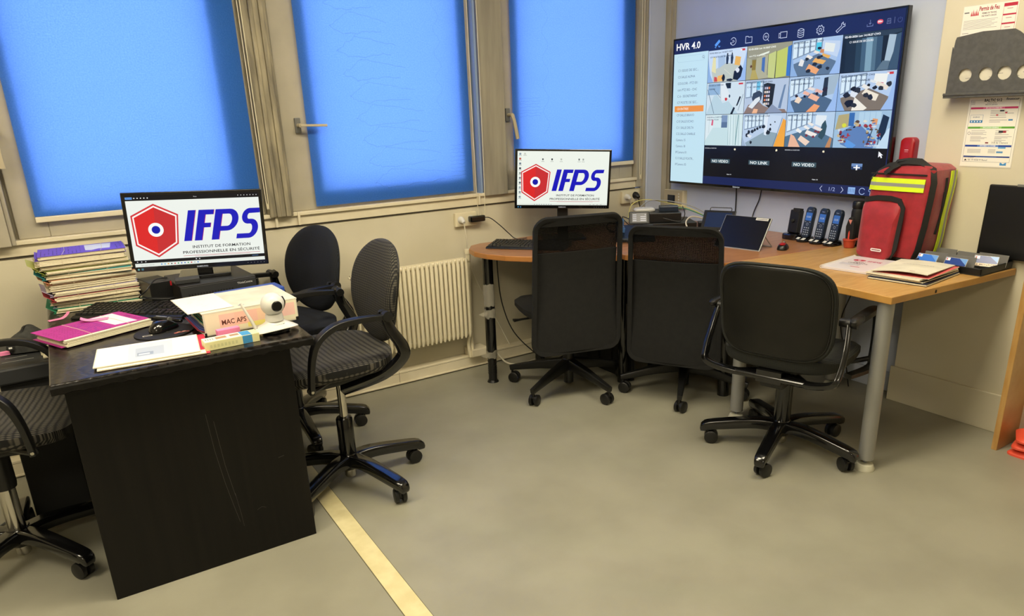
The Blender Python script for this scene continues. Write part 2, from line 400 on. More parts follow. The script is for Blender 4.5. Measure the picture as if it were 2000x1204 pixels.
def logo(a, fx, fy, edge=None):
    """school emblem and lettering; fx, fy map the drawing's 0..1 to the sheet"""
    T = lambda pts: [(fx(x), fy(y)) for x, y in pts]
    H_ = [(.202,.767), (.362,.622), (.339,.238), (.191,.073), (.047,.238), (.040,.622)]
    c = (.196, .43)
    sc = lambda k: [(c[0]+(x-c[0])*k, c[1]+(y-c[1])*k) for x, y in H_]
    a.poly(T(H_), '#d3353c'); a.poly(T(sc(.93)), '#fff3ee'); a.poly(T(sc(.865)), '#dd2a2a')
    h = sc(.865); a.poly(T([h[0], h[1], h[2], h[3]]), '#c92f33')
    cx, cy = fx(.197), fy(.433); ux = abs(fx(1)-fx(0)); r = .055*ux
    a.circ(cx, cy, r, '#fbfff8'); a.circ(cx, cy, r*.56, '#1118a8')
    b = '#1717b8'; K = .062
    def sh(pts):  # letter box: x by u, y 0..1, sheared
        return T([(x+y*.055, .267+y*.40) for x, y in pts])
    def slab(pts):
        q = sh(pts)
        if edge: a.poly([(x+.004*ux, y) for x, y in q], edge)
        a.poly(q, b)
    slab([(.378,0), (.430,0), (.430,1), (.378,1)])
    slab([(.452,0), (.504,0), (.504,1), (.452,1)]); slab([(.504,.84), (.560,.84), (.560,1), (.504,1)]); slab([(.504,.42), (.550,.42), (.550,.57), (.504,.57)])
    slab([(.572,0), (.624,0), (.624,1), (.572,1)])
    def arc(cx_, cy_, rx, ry, a0, a1, n=14): return [(cx_+rx*math.cos(R(a0+(a1-a0)*k/n)), cy_+ry*math.sin(R(a0+(a1-a0)*k/n))) for k in range(n+1)]
    def band(o, i):
        O, I = sh(o), sh(i); l = None
        l = a.layer(O+I)
        for k in range(len(O)-1): a.poly([O[k], O[k+1], I[k+1], I[k]], b, l)
    band([(.622,1)]+arc(.675,.64,.072,.36,90,-90)+[(.622,.28)], [(.622,.84)]+arc(.672,.64,.028,.20,90,-90)+[(.622,.44)])
    band([(.898,1)]+arc(.820,.74,.050,.26,90,270,16), [(.898,.84)]+arc(.822,.735,.012,.095,90,270,16))
    band([(.815,.64)]+arc(.840,.32,.060,.32,90,-90,16)+[(.750,0)], [(.815,.48)]+arc(.836,.32,.020,.16,90,-90,16)+[(.750,.16)])
    tw = lambda x0, x1: fx(x1)-fx(x0); hh = .036*abs(fy(1)-fy(0))
    a.text('INSTITUT DE FORMATION', fx(.432), fy(.168), hh, '#1b1b26', .012, tw(.432, .848))
    a.text('PROFESSIONNELLE EN SÉCURITÉ', fx(.36), fy(.100), hh, '#1b1b26', .012, tw(.36, .915))
    a.stroke(T([(.36,.073), (.915,.073)]), .003*ux, '#c05060'); a.stroke(T([(.44,.060), (.84,.060)]), .002*ux, '#c05060')

# ================================================================== SETTING
WY = 3.55; XB = 3.40; XP = 3.30; YP = 1.785; ZC = 2.75
X0, Y0 = -2.6, -2.4
struct('floor', bx(X0, XB+.2, Y0, WY+.15, -.05, 0), M['floor'], smooth=False)
b = NB(); prism(b, [(.627,.2), (.696,.2), (.696,3.42), (.627,3.486)], 0, .0012); struct('trim_1', b, M['strip'], smooth=False)
b = NB(); box(b, .624,.6265,-2.3,3.42,0,.0008); box(b,.6965,.698,-2.3,3.42,0,.0008); box(b,.627,.696,1.128,1.130,.0012,.0016)
struct('trim_2', b, mat('floor_joint', '#5e5844', .7), smooth=False)
b = NB(); prism(b, [(.627,-2.3), (.696,-2.3), (.696,.2), (.627,.2)], 0, .0012); struct('trim_3', b, M['strip'], smooth=False)
struct('ceiling', bx(X0, XB+.2, Y0, WY+.15, ZC, ZC+.05), M['ceil'], smooth=False)
struct('wall_left', bx(X0-.1, X0, Y0, WY+.15, 0, ZC), M['wallo'], smooth=False)
struct('wall_front', bx(X0-.1, XB+.2, Y0-.1, Y0, 0, ZC), M['wallo'], smooth=False)
# right wall: recessed part that carries the display, and the part that stands forward
struct('wall_right', bx(XB, XB+.15, YP, WY+.15, 0, ZC), M['wallw'], smooth=False)
struct('wall_pillar', bx(XP, XB+.15, Y0, YP, 0, ZC), M['wall'], smooth=False, bevel=.004)
# window wall
struct('wall_back', bx(X0-.1, XB, WY, WY+.15, 0, .930), M['wall'], smooth=False)
struct('wall_above_windows', bx(X0-.1, XB, WY, WY+.15, 2.42, ZC), M['wall'], smooth=False)
struct('wall_beside_windows', bx(X0-.1, -.30, WY, WY+.15, .930, 2.42), M['wall'], smooth=False)
b = NB(); box(b, -2.5, 3.17, WY-.008, WY+.14, .938, .985); box(b, -2.5, 3.17, WY-.022, WY+.14, .985, 1.002)
for x in (.86, 1.99, .97, 2.27): box(b, x, x+.012, WY-.028, WY-.006, .94, 1.004)
struct('trim_4', b, M['ledge'], smooth=False, bevel=.002)
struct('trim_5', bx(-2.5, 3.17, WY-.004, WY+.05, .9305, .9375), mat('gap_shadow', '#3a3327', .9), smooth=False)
# skirting trunking along the back wall
b = NB(); box(b, -2.5, 3.30, 3.492, WY, .010, .078); box(b, -2.5, 3.30, 3.486, WY, .006, .016)
struct('baseboard_back', b, M['ledge'], smooth=False, bevel=.003)
b = NB()
for x in (1.405, .2, 2.45): box(b, x, x+.002, 3.4915, 3.493, .016, .077)
box(b, -2.5, 3.3, 3.4915, 3.493, .066, .0675); struct('trim_6', b, mat('trunking_seam', '#6b6148', .8), smooth=False)
b = NB(); box(b, 3.385, XB, YP, 3.5, 0, .10); struct('baseboard_right', b, M['wallw'], smooth=False, bevel=.002)
b = NB(); box(b, 3.288, XP, -2.3, YP+.012, 0, .175); struct('baseboard_pillar', b, M['wall'], smooth=False, bevel=.003)
# corner casing between window wall and display wall
b = NB(); box(b, 3.17, 3.215, 3.535, 3.60, .94, 2.42); box(b, 3.215, 3.235, 3.52, 3.60, 0, ZC); struct('trim_7', b, M['alu'], smooth=False, bevel=.002)
b = NB(); box(b, 3.235, 3.372, 3.515, 3.60, 0, ZC); box(b, 3.232, 3.244, 3.508, 3.52, 0, ZC); struct('trim_8', b, M['wallw'], smooth=False, bevel=.004)
b = NB(); box(b, 3.372, 3.3995, 3.475, 3.60, 0, ZC); box(b, 3.385, 3.3995, 3.455, 3.48, 0, ZC); struct('trim_9', b, M['alu'], smooth=False, bevel=.002)
# mullion covers
b = NB(); box(b, -.30, -.20, 3.50, 3.66, .985, 2.42); box(b, -.20, -.185, 3.52, 3.66, .985, 2.42); struct('trim_10', b, M['alu'], smooth=False, bevel=.003)
b = NB()
for x0, x1, y in ((.838,.868,3.512), (.868,.886,3.500), (.886,.912,3.508), (.912,.934,3.500), (.934,.948,3.514)): box(b, x0, x1, y, 3.66, .99, 2.42)
struct('trim_11', b, M['ridge'], smooth=False, bevel=.003)
b = NB(); box(b, 2.035, 2.185, 3.520, 3.66, .985, 2.42); struct('trim_12', b, M['alug'], smooth=False, bevel=.004)
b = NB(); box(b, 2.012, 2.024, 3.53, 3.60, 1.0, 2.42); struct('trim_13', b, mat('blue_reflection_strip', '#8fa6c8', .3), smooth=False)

def window(n, x0, x1, gx0, gx1, gz0, hx, hz, hang, zb=.99):
    t = bpy.data.objects.new('window_%d' % n, None); COL.objects.link(t); t['kind'] = 'structure'; t.location = (x0, WY, zb)
    o = Vector((x0, WY, zb)); Z1 = 2.42
    def fr(a0, a1, c0, c1, i0, i1, j0, y0, y1):
        b_ = NB()
        box(b_, a0-o.x, i0-o.x, y0-o.y, y1-o.y, c0-o.z, c1-o.z); box(b_, i1-o.x, a1-o.x, y0-o.y, y1-o.y, c0-o.z, c1-o.z)
        box(b_, i0-o.x, i1-o.x, y0-o.y, y1-o.y, c0-o.z, j0-o.z); box(b_, i0-o.x, i1-o.x, y0-o.y, y1-o.y, c1-.05-o.z, c1-o.z); return b_
    obj('window_frame', fr(x0, x1, zb, Z1, x0+.028, x1-.028, zb+.024, 3.588, 3.66), M['alu'], t, smooth=False, bevel=.002)
    obj('sash', fr(x0+.012, x1-.012, zb+.012, Z1-.02, gx0, gx1, gz0, 3.562, 3.63), M['alu'], t, smooth=False, bevel=.004)
    b_ = NB(); box(b_, gx0-.02-o.x, gx1+.02-o.x, .088, .092, gz0-.02-o.z, Z1-.05-o.z); obj('pane', b_, M['pane'], t, smooth=False)
    h = NB(); box(h, hx-.014-o.x, hx+.014-o.x, -.001, .013, hz-.035-o.z, hz+.035-o.z)
    hp = obj('handle_plate', h, M['grey'], t, smooth=False, bevel=.003)
    h = NB()
    tube(h, [(hx-o.x, .005, hz-o.z), (hx-o.x, -.045, hz-o.z)], .009, 12)
    d = Vector(hang); tube(h, [(hx-o.x, -.043, hz-o.z), (hx-o.x+d.x*.25, -.050, hz-o.z+d.z*.25), (hx-o.x+d.x, -.046, hz-o.z+d.z)], [.011, .0095, .0105], 12, sq=(1, .6))
    obj('window_handle', h, M['beige'], hp)
    return t
window(1, -.185, .838, -.060, .690, 1.118, -.165, 1.44, (0, 0, -.15))
window(2, .948, 2.010, 1.130, 1.915, 1.095, 1.035, 1.405, (.125, 0, -.004))
window(3, 2.185, 3.170, 2.300, 3.050, 1.130, 2.222, 1.415, (.03, 0, -.13))

def blind(x0, x1, z0, y, label, bar=True, chains=(), stains=()):
    t = thing('roller_blind', label, 'blind', (x0, y, z0)); z1 = 2.46
    b_ = NB(); n = 30
    for i in range(n):
        za, zb_ = z0+(z1-z0)*i/n, z0+(z1-z0)*(i+1)/n
        box(b_, 0, x1-x0, 0, .0006, za-z0, zb_-z0) if i == 0 else None
    bmesh.ops.delete(b_, geom=b_.verts[:], context='VERTS')
    box(b_, 0, x1-x0, -.0003, .0003, 0, z1-z0)
    f = obj('fabric', b_, M['blind'], t, smooth=False)
    if bar:
        b_ = NB(); box(b_, .0, x1-x0, -.008, .004, -.024, -.0015); obj('bottom_bar', b_, M['ledge'], t, smooth=False, bevel=.003)
    b_ = NB(); cyl(b_, (-.01, .0, z1-z0), (x1-x0+.01, .0, z1-z0), .022); obj('roller', b_, M['grey'], t)
    for cx, zlow, yy, w in chains:
        b_ = NB(); X = cx-x0; pts = []
        for s in (0, 1):
            pts.append([(X+s*w, yy-y, z1-z0-.01), (X+s*w*.95, yy-y, zlow+.12-z0), (X+w/2, yy-y, zlow-z0)])
        tube(b_, pts[0]+[pts[1][1], pts[1][0]], .0022, 6, smooth=4); obj('bead_chain', b_, M['cream'], t)
    if stains:
        for p, w in stains:
            a = Art(); a.stroke([(q[0]-x0, q[1]-z0) for q in p], w, '#ffffff')
            a.build('water_stain', M['stain'], f, fn=lambda u, v, l: (u, -.0008-l, v), step=.00001, label='darker water mark on the fabric')
    return t
def jag(p0, p1, amp, n=14):
    o = []
    for i in range(n+1):
        t = i/n; o.append((p0[0]+(p1[0]-p0[0])*t+random.uniform(-amp, amp)*.5, p0[1]+(p1[1]-p0[1])*t+random.uniform(-amp, amp)))
    return o
st2 = []; zt = 2.05
for k in range(9):
    z = 1.98-k*.105+.0; xl = 1.22+k*.022; xr = xl+.27+.02*k
    tip = [(xl+.10, z+.035)] + jag((xl+.10, z+.035), (xr, z-.005), .004, 8); st2.append((tip, .004))
    st2.append((jag((xl, z-.03), (xl+.10, z+.035), .006, 6), .0035)); st2.append((jag((xl, z-.03), (xl+.07, z-.062), .006, 5), .004))
    st2.append((jag((xl+.07, z-.062), (xr-.03, z-.045), .006, 9), .0045))
zz = [(1.80+.02*math.sin(i*1.3)+.00*i, 2.05-.024*i) for i in range(26)]; st2.append((zz, .0022))
for k in range(9): st2.append((jag((1.84, 1.27-.02*k), (1.93, 1.272-.02*k), .003, 5), .003))
st3 = [([(2.48+.022*math.sin(i*1.15), 2.1-.026*i) for i in range(32)], .0025)]
for k in range(7): st3.append((jag((2.30, 1.50-.016*k), (2.44, 1.50-.016*k), .004, 6), .003))
st1 = [(jag((.16, 1.19), (.30, 1.20), .006, 8), .002), (jag((.42, 1.20), (.62, 1.185), .004, 8), .0018), ([(.60, 1.42), (.603, 1.16)], .0015)]
blind(-.100, .812, 1.090, 3.545, 'blue translucent roller blind on the window behind the left monitor', chains=[(.822, 1.06, 3.50, .012)], stains=st1)
blind(1.075, 1.972, 1.018, 3.545, 'blue water-stained roller blind on the middle window with a level handle', bar=False, chains=[(1.965, .905, 3.50, .055)], stains=st2)
blind(2.250, 3.148, 1.110, 3.545, 'blue roller blind on the window behind the right-hand monitor', chains=[(3.165, 1.02, 3.50, .018)], stains=st3)

# ceiling lamps
for i, (x, y, w) in enumerate(((.55, 1.75, 'fluorescent ceiling panel over the middle of the room'), (2.0, 1.35, 'fluorescent ceiling panel nearest the display wall'), (-1.25, 1.75, 'fluorescent ceiling panel over the left side of the room'), (-.9, -1.1, 'fluorescent ceiling panel behind the camera'))):
    t = thing('ceiling_light', w, 'ceiling light', (x, y, ZC))
    b = NB(); box(b, -.62, .62, -.31, .31, -.05, 0); obj('housing', b, M['white'], t, smooth=False, bevel=.004)
    b = NB(); box(b, -.58, .58, -.27, .27, -.056, -.051); obj('diffuser', b, M['lamp'], t, smooth=False)
# ================================================================== FURNITURE
def poly_top(name, pts, z0, z1, mtop, medge, parent, org, bev=.002):
    """table top: faces upward get mtop, the rim gets medge"""
    bm = NB(); prism(bm, [(x-org[0], y-org[1]) for x, y in pts], z0, z1)
    o = obj(name, bm, mtop, parent, smooth=False, bevel=bev); o.data.materials.append(medge)
    for p in o.data.polygons:
        if abs(p.normal.z) < .5: p.material_index = 1
    return o

# --- black desk
t = thing('office_desk', 'black wood desk under the tall stack of folders and left monitor', 'desk', (.24, 2.79, 0)); D = (.24, 2.79)
b = NB(); box(b, -.128-D[0], .612-D[0], 2.240-D[1], 3.335-D[1], .735, .755)
dt = obj('desktop', b, M['dwood'], t, smooth=False, bevel=.004)
b = NB(); n = 46; pv = None   # rough, chipped front edging
for i in range(n+1):
    x = -.128-D[0]+.74*i/n; zb = .722+random.uniform(-.0035, .0035); yy = 2.240-D[1]
    r = [b.verts.new((x, yy-.003, .750)), b.verts.new((x, yy-.006+random.uniform(-.001,.001), .744)), b.verts.new((x, yy-.006+random.uniform(-.0015,.0015), zb+.005)), b.verts.new((x, yy+.004, zb)), b.verts.new((x, yy+.022, zb)), b.verts.new((x, yy+.022, .735))]
    if pv:
        for k in range(5): b.faces.new((pv[k], r[k], r[k+1], pv[k+1]))
    pv = r
obj('chipped_edging', b, M['dwoodp'], dt, smooth=False)
for y0, nm in ((2.290, 'end_panel'), (3.285, 'end_panel')):
    b = NB(); box(b, -.100-D[0], .546-D[0], y0-D[1], y0+.028-D[1], 0, .735); obj(nm, b, M['dwoodp'], t, smooth=False, bevel=.002)
b = NB(); box(b, .20-D[0], .218-D[0], 2.318-D[1], 3.285-D[1], .38, .735); obj('modesty_panel', b, M['dwoodp'], t, smooth=False)
# faint scratches on the front panel
for p, w in (([(.255,.55),(.262,.42),(.275,.30),(.290,.20),(.300,.14)], .0012), ([(.275,.52),(.285,.36),(.296,.27),(.300,.24)], .0012), ([(.30,.25),(.307,.17),(.31,.12)], .001), ([(.455,.335),(.475,.338)], .002), ([(.36,.165),(.375,.172),(.39,.165)], .0012)):
    a = Art(); a.stroke([(x-D[0], z) for x, z in p], w, '#3a3834')
    a.build('scratch_mark', M['print'], t, fn=lambda u, v, l: (u, 2.2896-D[1]-l, v), step=.00001, label='pale scratch on the front panel')

# --- black cabinet shredder left of the desk, with its pouch
t = thing('paper_shredder', 'black box-shaped paper shredder standing left of the black desk', 'shredder', (-.225, 3.225, 0), R(2))
obj('bin', bx(-.10, .085, -.20, .20, .0, .555), M['blackm'], t, smooth=False, bevel=.004)
b = NB(); box(b, -.105, .10, -.215, .21, .556, .618); hd = obj('cutter_head', b, M['dgrey'], t, smooth=False, bevel=.008)
b = NB(); box(b, -.08, .02, -.130, -.124, .6185, .620); box(b, -.07, .0, -.075, -.070, .6185, .620); obj('feed_slot', b, M['grey'], hd, smooth=False)
b = NB(); box(b, .045, .088, -.12, .12, .6185, .640); box(b, .05, .085, -.17, -.125, .6185, .626); obj('paper_tray', b, M['cream'], t, smooth=False, bevel=.003)
t = thing('zip_pouch', 'charcoal canvas zip pouch lying on the shredder left of the desk', 'pouch', (-.205, 3.235, .6215), R(-8)); t.scale = (1.12, 1.1, 1.1)
b = NB()
def pf(u, v, w):
    k = (v/.055); ridge = .062*math.exp(-((u+.01)/.035)**2)+.028*math.exp(-((u-.03)/.03)**2)
    return (u, v*(1-.15*w/.05), w*(1+ridge*12)+.006*math.sin(u*70+v*50)*w*20)
pad(b, superel(.145, .115, 2.6, 36), [(1, .002), (1.02, .012), (.97, .028), (.85, .037), (.62, .042), (.3, .045), (.08, .046)], [], pf)
pc = obj('pouch_body', b, M['pouch'], t)
b = NB(); tube(b, [(-.02, -.050, .040), (-.012, -.03, .072), (-.008, 0, .082), (.004, .03, .070)], .004, 8, smooth=5); obj('zip', b, M['zip'], t)
b = NB(); cbox(b, (-.050, -.056, .026), (.022, .003, .016), Matrix.Rotation(R(-12), 3, 'X')); lb = obj('label_patch', b, M['black'], t, smooth=False)
b = NB(); cbox(b, (-.050, -.0582, .026), (.010, .001, .006), Matrix.Rotation(R(-12), 3, 'X')); obj('logo_mark', b, M['white'], lb, smooth=False)
t = tag(obj('sticky_note', bx(-.020, .012, -.008, .012, 0, .012), M['pink'], smooth=False), 'pink note peeking out under the charcoal pouch', 'sticky note'); t.location = (-.288, 3.20, .6225)

# --- office chair with loop arms
def star(t, start, rad, hubz, armm, flat=False, tip=.075):
    b = NB()
    if flat:
        lathe(b, [(.030, hubz-.035), (.040, hubz-.03), (.040, hubz+.02), (.028, hubz+.035)])
    else:
        lathe(b, [(.030, hubz-.04), (.046, hubz-.02), (.046, hubz+.012), (.034, hubz+.03)])
    for k in range(5):
        a = R(start+72*k); d = Vector((math.cos(a), math.sin(a), 0))
        if flat: tube(b, [d*.02+Vector((0,0,hubz)), d*(rad*.5)+Vector((0,0,hubz-.018)), d*(rad+.01)+Vector((0,0,tip+.012))], [.030, .023, .014], 12, sq=(.85, 1))
        else: tube(b, [d*.02+Vector((0,0,hubz)), d*(rad*.35)+Vector((0,0,hubz+.006)), d*(rad*.8)+Vector((0,0,tip+.018)), d*(rad+.012)+Vector((0,0,tip+.004)), d*(rad+.02)+Vector((0,0,tip-.018))], [.030, .027, .025, .0235, .018], 14, smooth=4, sq=(1, .85))
    s = obj('star_base', b, armm, t)
    for k in range(5):
        a = R(start+72*k); d = Vector((math.cos(a), math.sin(a), 0)); c = d*rad; ca = a+R(random.choice((60, 90, 120, 100)))
        ax = Vector((math.cos(ca), math.sin(ca), 0)); pf_ = Vector((-ax.y, ax.x, 0))
        b = NB(); o = c+pf_*.012+Vector((0, 0, .0294))
        for sgn in (-1, 1):
            p0 = o+ax*sgn*.006; p1 = o+ax*sgn*.024
            tube(b, [p0, p0+ax*sgn*.002, p1-ax*sgn*.003, p1], [.025, .0292, .0292, .025], 20)
        tube(b, [o-ax*.007, o+ax*.007], .016, 12)
        tube(b, [c+Vector((0,0,.030)), c+Vector((0,0,tip))], .006, 8); tube(b, [o+Vector((0,0,.018))+pf_*-.01, c+Vector((0,0,.052))], [.014, .011], 10)
        obj('caster', b, M['black'], s)
    return s
def arm_chair(label, x, y, az, start, sh, backkind, fab, sleeve='shroud', latoff=0, chrome=False, group=None, backfab=None):
    t = thing('office_chair', label, 'chair', (x, y, 0), -R(az), group)
    az_ = R(az)
    star(t, start+az, .30, .105, M['blackg'])
    # gas column
    b = NB(); lathe(b, [(.019, .028), (.023, .034), (.023, .075)], seg=20); obj('column_foot', b, M['chrome'], t)
    if chrome == 'low':
        b = NB(); lathe(b, [(.027, .08), (.027, .29)], seg=24); obj('chrome_column', b, M['chrome'], t)
        b = NB(); lathe(b, [(.034, .285), (.036, .30), (.036, sh-.13)]); obj('column_shroud', b, M['black'], t)
    elif chrome:
        b = NB(); lathe(b, [(.030, .10), (.033, .13), (.033, .285), (.029, .292)]); obj('column_shroud', b, M['blackg'], t)
        b = NB(); lathe(b, [(.0165, .26), (.0165, sh-.12)], seg=20); obj('gas_piston', b, M['chrome'], t)
    else:
        b = NB(); lathe(b, [(.034, .118), (.034, sh-.14), (.036, sh-.11)]); obj('column_shroud', b, M['blackg'], t)
        b = NB(); lathe(b, [(.037, .110), (.037, .122)]); obj('column_ring', b, M['chrome'], t)
    b = NB(); box(b, -.05, .05, -.16, .12, sh-.135, sh-.070); box(b, -.085, .085, -.10, .09, sh-.085, sh-.060); obj('tilt_mechanism', b, M['black'], t, smooth=False, bevel=.012, seg=3)
    # seat
    b = NB()
    def sf(u, v, w):
        return (u, v+.045, sh+w-.018*max(0, (v-.08)/.15)**2+.022*max(0, (-v-.12)/.1)**2*(1 if w > -.03 else .3)+.012*(abs(u)/.24)**2)
    pad(b, superel(.485, .45, 3.6, 56), [(.02, .0), (.4, .0), (.75, .002), (.93, -.001), (1, -.014)], [(1.0, -.034), (.97, -.052), (.9, -.060), (.4, -.062)], sf)
    obj('seat', b, M['fabs'] if fab is M['fab'] else fab, t)
    # backrest
    tilt = R(9)
    if backkind == 'oval':
        ol = superel(.405, .40, 2.25, 60, lambda u, v: (u*(1.0+.30*v), v)); h0 = sh+.205
    else:
        ol = superel(.455, .395, 4.2, 64, lambda u, v: (u*(1.0+.10*v), v)); h0 = sh+.195
    def bf(u, v, w):
        w2 = w+.34*u*u - .20*v*v*0+.03*math.cos(v*7)
        return (u, -.215-v*math.sin(tilt)+w2*math.cos(tilt), h0+v*math.cos(tilt)+w2*math.sin(tilt)*0)
    b = NB(); pad(b, ol, [(.02, .024), (.5, .024), (.85, .022), (.96, .012), (1, 0)], [(1.0, -.008), (.975, -.014), (.9, -.010)], bf); obj('backrest', b, backfab or fab, t)
    k = .93 if backkind != 'oval' else .955
    b = NB(); pad(b, [(u*k, v*k) for u, v in ol], [(.9, -.009), (1, -.011)], [(.99, -.021), (.94, -.027), (.6, -.030), (.05, -.031)], bf); sh_ = obj('back_shell', b, M['plas'], t)
    b = NB(); tube(b, [bf(u*k*1.0, v*k*1.0, -.0155) for u, v in ol], .0035, 6, closed=True); obj('shell_piping', b, M['black'], sh_)
    for s in (-1, 1):
        X = .262*s
        b = NB()
        tube(b, [(X*.96, -.105, sh+.168), (X, .0, sh+.176), (X*1.02, .085, sh+.168), (X*1.03, .150, sh+.125), (X*1.03, .178, sh+.05), (X*1.0, .188, sh-.055)], [.013, .015, .0155, .015, .0135, .0125], 14, smooth=5, sq=(1.15, .75))
        if backkind != 'oval':
            b.clear(); X *= 1.06
            tube(b, [(X*.96, -.115, sh+.172), (X, .0, sh+.178), (X*1.02, .10, sh+.176), (X*1.03, .165, sh+.155), (X*1.03, .182, sh+.08), (X*1.02, .185, sh-.045), (X*1.0, .16, sh-.085), (X*.85, .02, sh-.088)], [.018, .020, .020, .020, .018, .018, .016, .014], 14, smooth=5, sq=(1.1, .7))
        ar = obj('armrest', b, M['black'], t)
        b = NB(); tube(b, [(X*1.02, .188, sh-.045), (X*.97, .188, sh-.045)], .014, 14); tube(b, [(X*.98, .186, sh-.05), (X*.80, .16, sh-.065), (X*.4, .06, sh-.075)], .011, 8); obj('arm_bracket', b, M['black'], ar)
        b = NB(); tube(b, [(X*1.06, .188, sh-.045), (X*1.0, .188, sh-.045)], .0055, 10); obj('pivot_bolt', b, M['chrome'], ar)
        b = NB()
        if backkind == 'oval':
            tube(b, [(X*.88, -.115, sh+.185), (X*.94, -.130, sh+.12), (X*.98, -.168, sh+.045), (X*.96, -.165, sh+.0), (X*.80, -.10, sh-.065), (X*.45, .03, sh-.125)], [.013, .017, .020, .020, .019, .018], 14, smooth=5, sq=(.8, 1.1))
        else:
            tube(b, [(X*.93, -.125, sh+.165), (X*.96, -.16, sh+.08), (X*.96, -.205, sh+.0), (X*.90, -.225, sh-.045), (X*.55, -.19, sh-.078), (0, -.14, sh-.085)], [.012, .014, .015, .015, .015, .015], 14, smooth=5, sq=(.75, 1.05))
            tube(b, [(X*.55, -.19, sh-.078), (X*.2, -.05, sh-.10)], .012, 10)
        st = obj('back_strut', b, M['blackg'], t)
        b = NB(); tube(b, [(X*1.03, -.118, sh+.170), (X*.80, -.118, sh+.170)], [.019, .016], 18); obj('hinge_cap', b, M['black'], st)
        if backkind != 'oval':
            b = NB(); pad(b, superel(.036, .12, 2.6, 24), [(.2, .013), (.8, .011), (1, .004)], [(1, -.008), (.8, -.014), (.1, -.015)], lambda u, v, w: (X*1.0+u, -.10+v, sh+.182+w)); obj('arm_pad', b, M['black'], ar)
    if backkind != 'oval':
        b = NB(); tube(b, [(-.14, -.19, sh-.080), (.14, -.19, sh-.080)], .013, 12); box(b, -.05, .05, -.20, -.06, sh-.10, sh-.05); obj('cross_tube', b, M['blackg'], t)
    return t
arm_chair('black ribbed-fabric office chair raised on its chrome column, right side of the black desk', .79, 2.59, 269, 1+0, .575, 'oval', M['fab'], chrome=True)
arm_chair('dark office chair with oval back against the radiator, behind the other desk chair', .76, 3.21, 252, -20, .560, 'oval', M['fab2'], chrome=False)
arm_chair('ribbed-seat office chair cut by the left edge, at the left side of the black desk', -.350, 2.735, 102, -54, .545, 'oval', M['fab'], chrome='low')
arm_chair('low-backed black office chair with plastic shell back and arms at the light wood table', 2.43, 1.76, 73, 60, .462, 'wide', M['fab3'])

# --- high mesh-back task chairs
def mesh_chair(label, x, y, az, start, lat=0, top=.955, bot=.29, sw=.50):
    t = thing('mesh_task_chair', label, 'chair', (x, y, 0), -R(az))
    star(t, start+az, .325, .135, M['black'], flat=True, tip=.07)
    b = NB(); lathe(b, [(.026, .03), (.026, .10)]); lathe(b, [(.030, .15), (.030, .30), (.018, .302), (.018, .40)]); obj('gas_column', b, M['black'], t)
    b = NB(); box(b, -.09, .09, -.15, .10, .385, .425); tube(b, [(0, -.10, .40), (0, -.20, .41), (0, -.225, .45)], [.03, .03, .022], 10, sq=(1.2, .6)); obj('tilt_mechanism', b, M['black'], t, bevel=.006)
    b = NB(); tube(b, [(-.08, .02, .40), (-.20, .03, .402), (-.26, .03, .400)], .006, 8); tube(b, [(-.25, .03, .400), (-.29, .03, .400)], [.007, .013], 10, sq=(1.3, .5)); obj('height_lever', b, M['black'], t)
    b = NB()
    pad(b, superel(sw, .47, 3.4, 52), [(.02, .0), (.6, .0), (.9, -.003), (1, -.018)], [(1.0, -.040), (.95, -.058), (.5, -.062)], lambda u, v, w: (u, v+.045, .487+w-.02*max(0, (v-.1)/.13)**2)); obj('seat', b, M['mfab'], t)
    H = top-bot; zc = (top+bot)/2
    def cur(u, v):   # back surface
        q = v/(H/2); return .33*u*u+.045*math.cos(q*1.9-.5)-.035-.045*q
    def bf(u, v, w): return (u+lat, -.235+cur(u, v)+w, zc+v)
    def shp(u, v): q = v/(H/2); return (u*(1-.03*q+.0*q*q), v)
    ol = [shp(u, v) for u, v in rrect(.435, H, .055, 7)]
    # curved sheet
    def sheet(bm, v0, v1, w0, w1, n=14, mrow=16):
        G = []
        for j in range(mrow+1):
            v = v0+(v1-v0)*j/mrow; e = min(H/2-abs(v), .05); hw = .2175-(.05-math.sqrt(max(0, .05**2-(.05-e)**2)))-.004
            G.append([[bm.verts.new(bf(*shp(hw*(2*i/n-1), v), w)) for i in range(n+1)] for w in (w0, w1)])
        for j in range(mrow):
            for i in range(n):
                for s in (0, 1): f = (G[j][s][i], G[j][s][i+1], G[j+1][s][i+1], G[j+1][s][i]); bm.faces.new(f if s else f[::-1])
            for i in (0, n): f = (G[j][0][i], G[j][1][i], G[j+1][1][i], G[j+1][0][i]); bm.faces.new(f)
        for j in (0, mrow):
            for i in range(n): bm.faces.new((G[j][0][i], G[j][1][i], G[j][1][i+1], G[j][0][i+1]))
    b = NB(); tube(b, [bf(u, v, -.004) for u, v in ol], .0115, 8, closed=True, sq=(1, .8)); fr = obj('back_frame', b, M['mfab'], t)
    b = NB(); sheet(b, H/2-.17, H/2-.005, .002, .0022); obj('mesh_panel', b, M['mesh'], t, label='see-through mesh upper panel')
    b = NB(); sheet(b, -H/2+.004, H/2-.165, -.008, .008); obj('back_cover', b, M['mfab'], t)
    b = NB(); sheet(b, H/2-.035, H/2-.004, -.009, .009, mrow=4); obj('top_band', b, M['mfab'], fr)
    return t
mesh_chair('high mesh-backed task chair in front of the right-hand monitor', 2.14, 2.90, 16, 56, lat=-.045)
mesh_chair('high mesh-backed task chair in front of the desk phone, right of the other mesh chair', 2.60, 2.50, 60, 5, lat=0, top=.895, bot=.225)

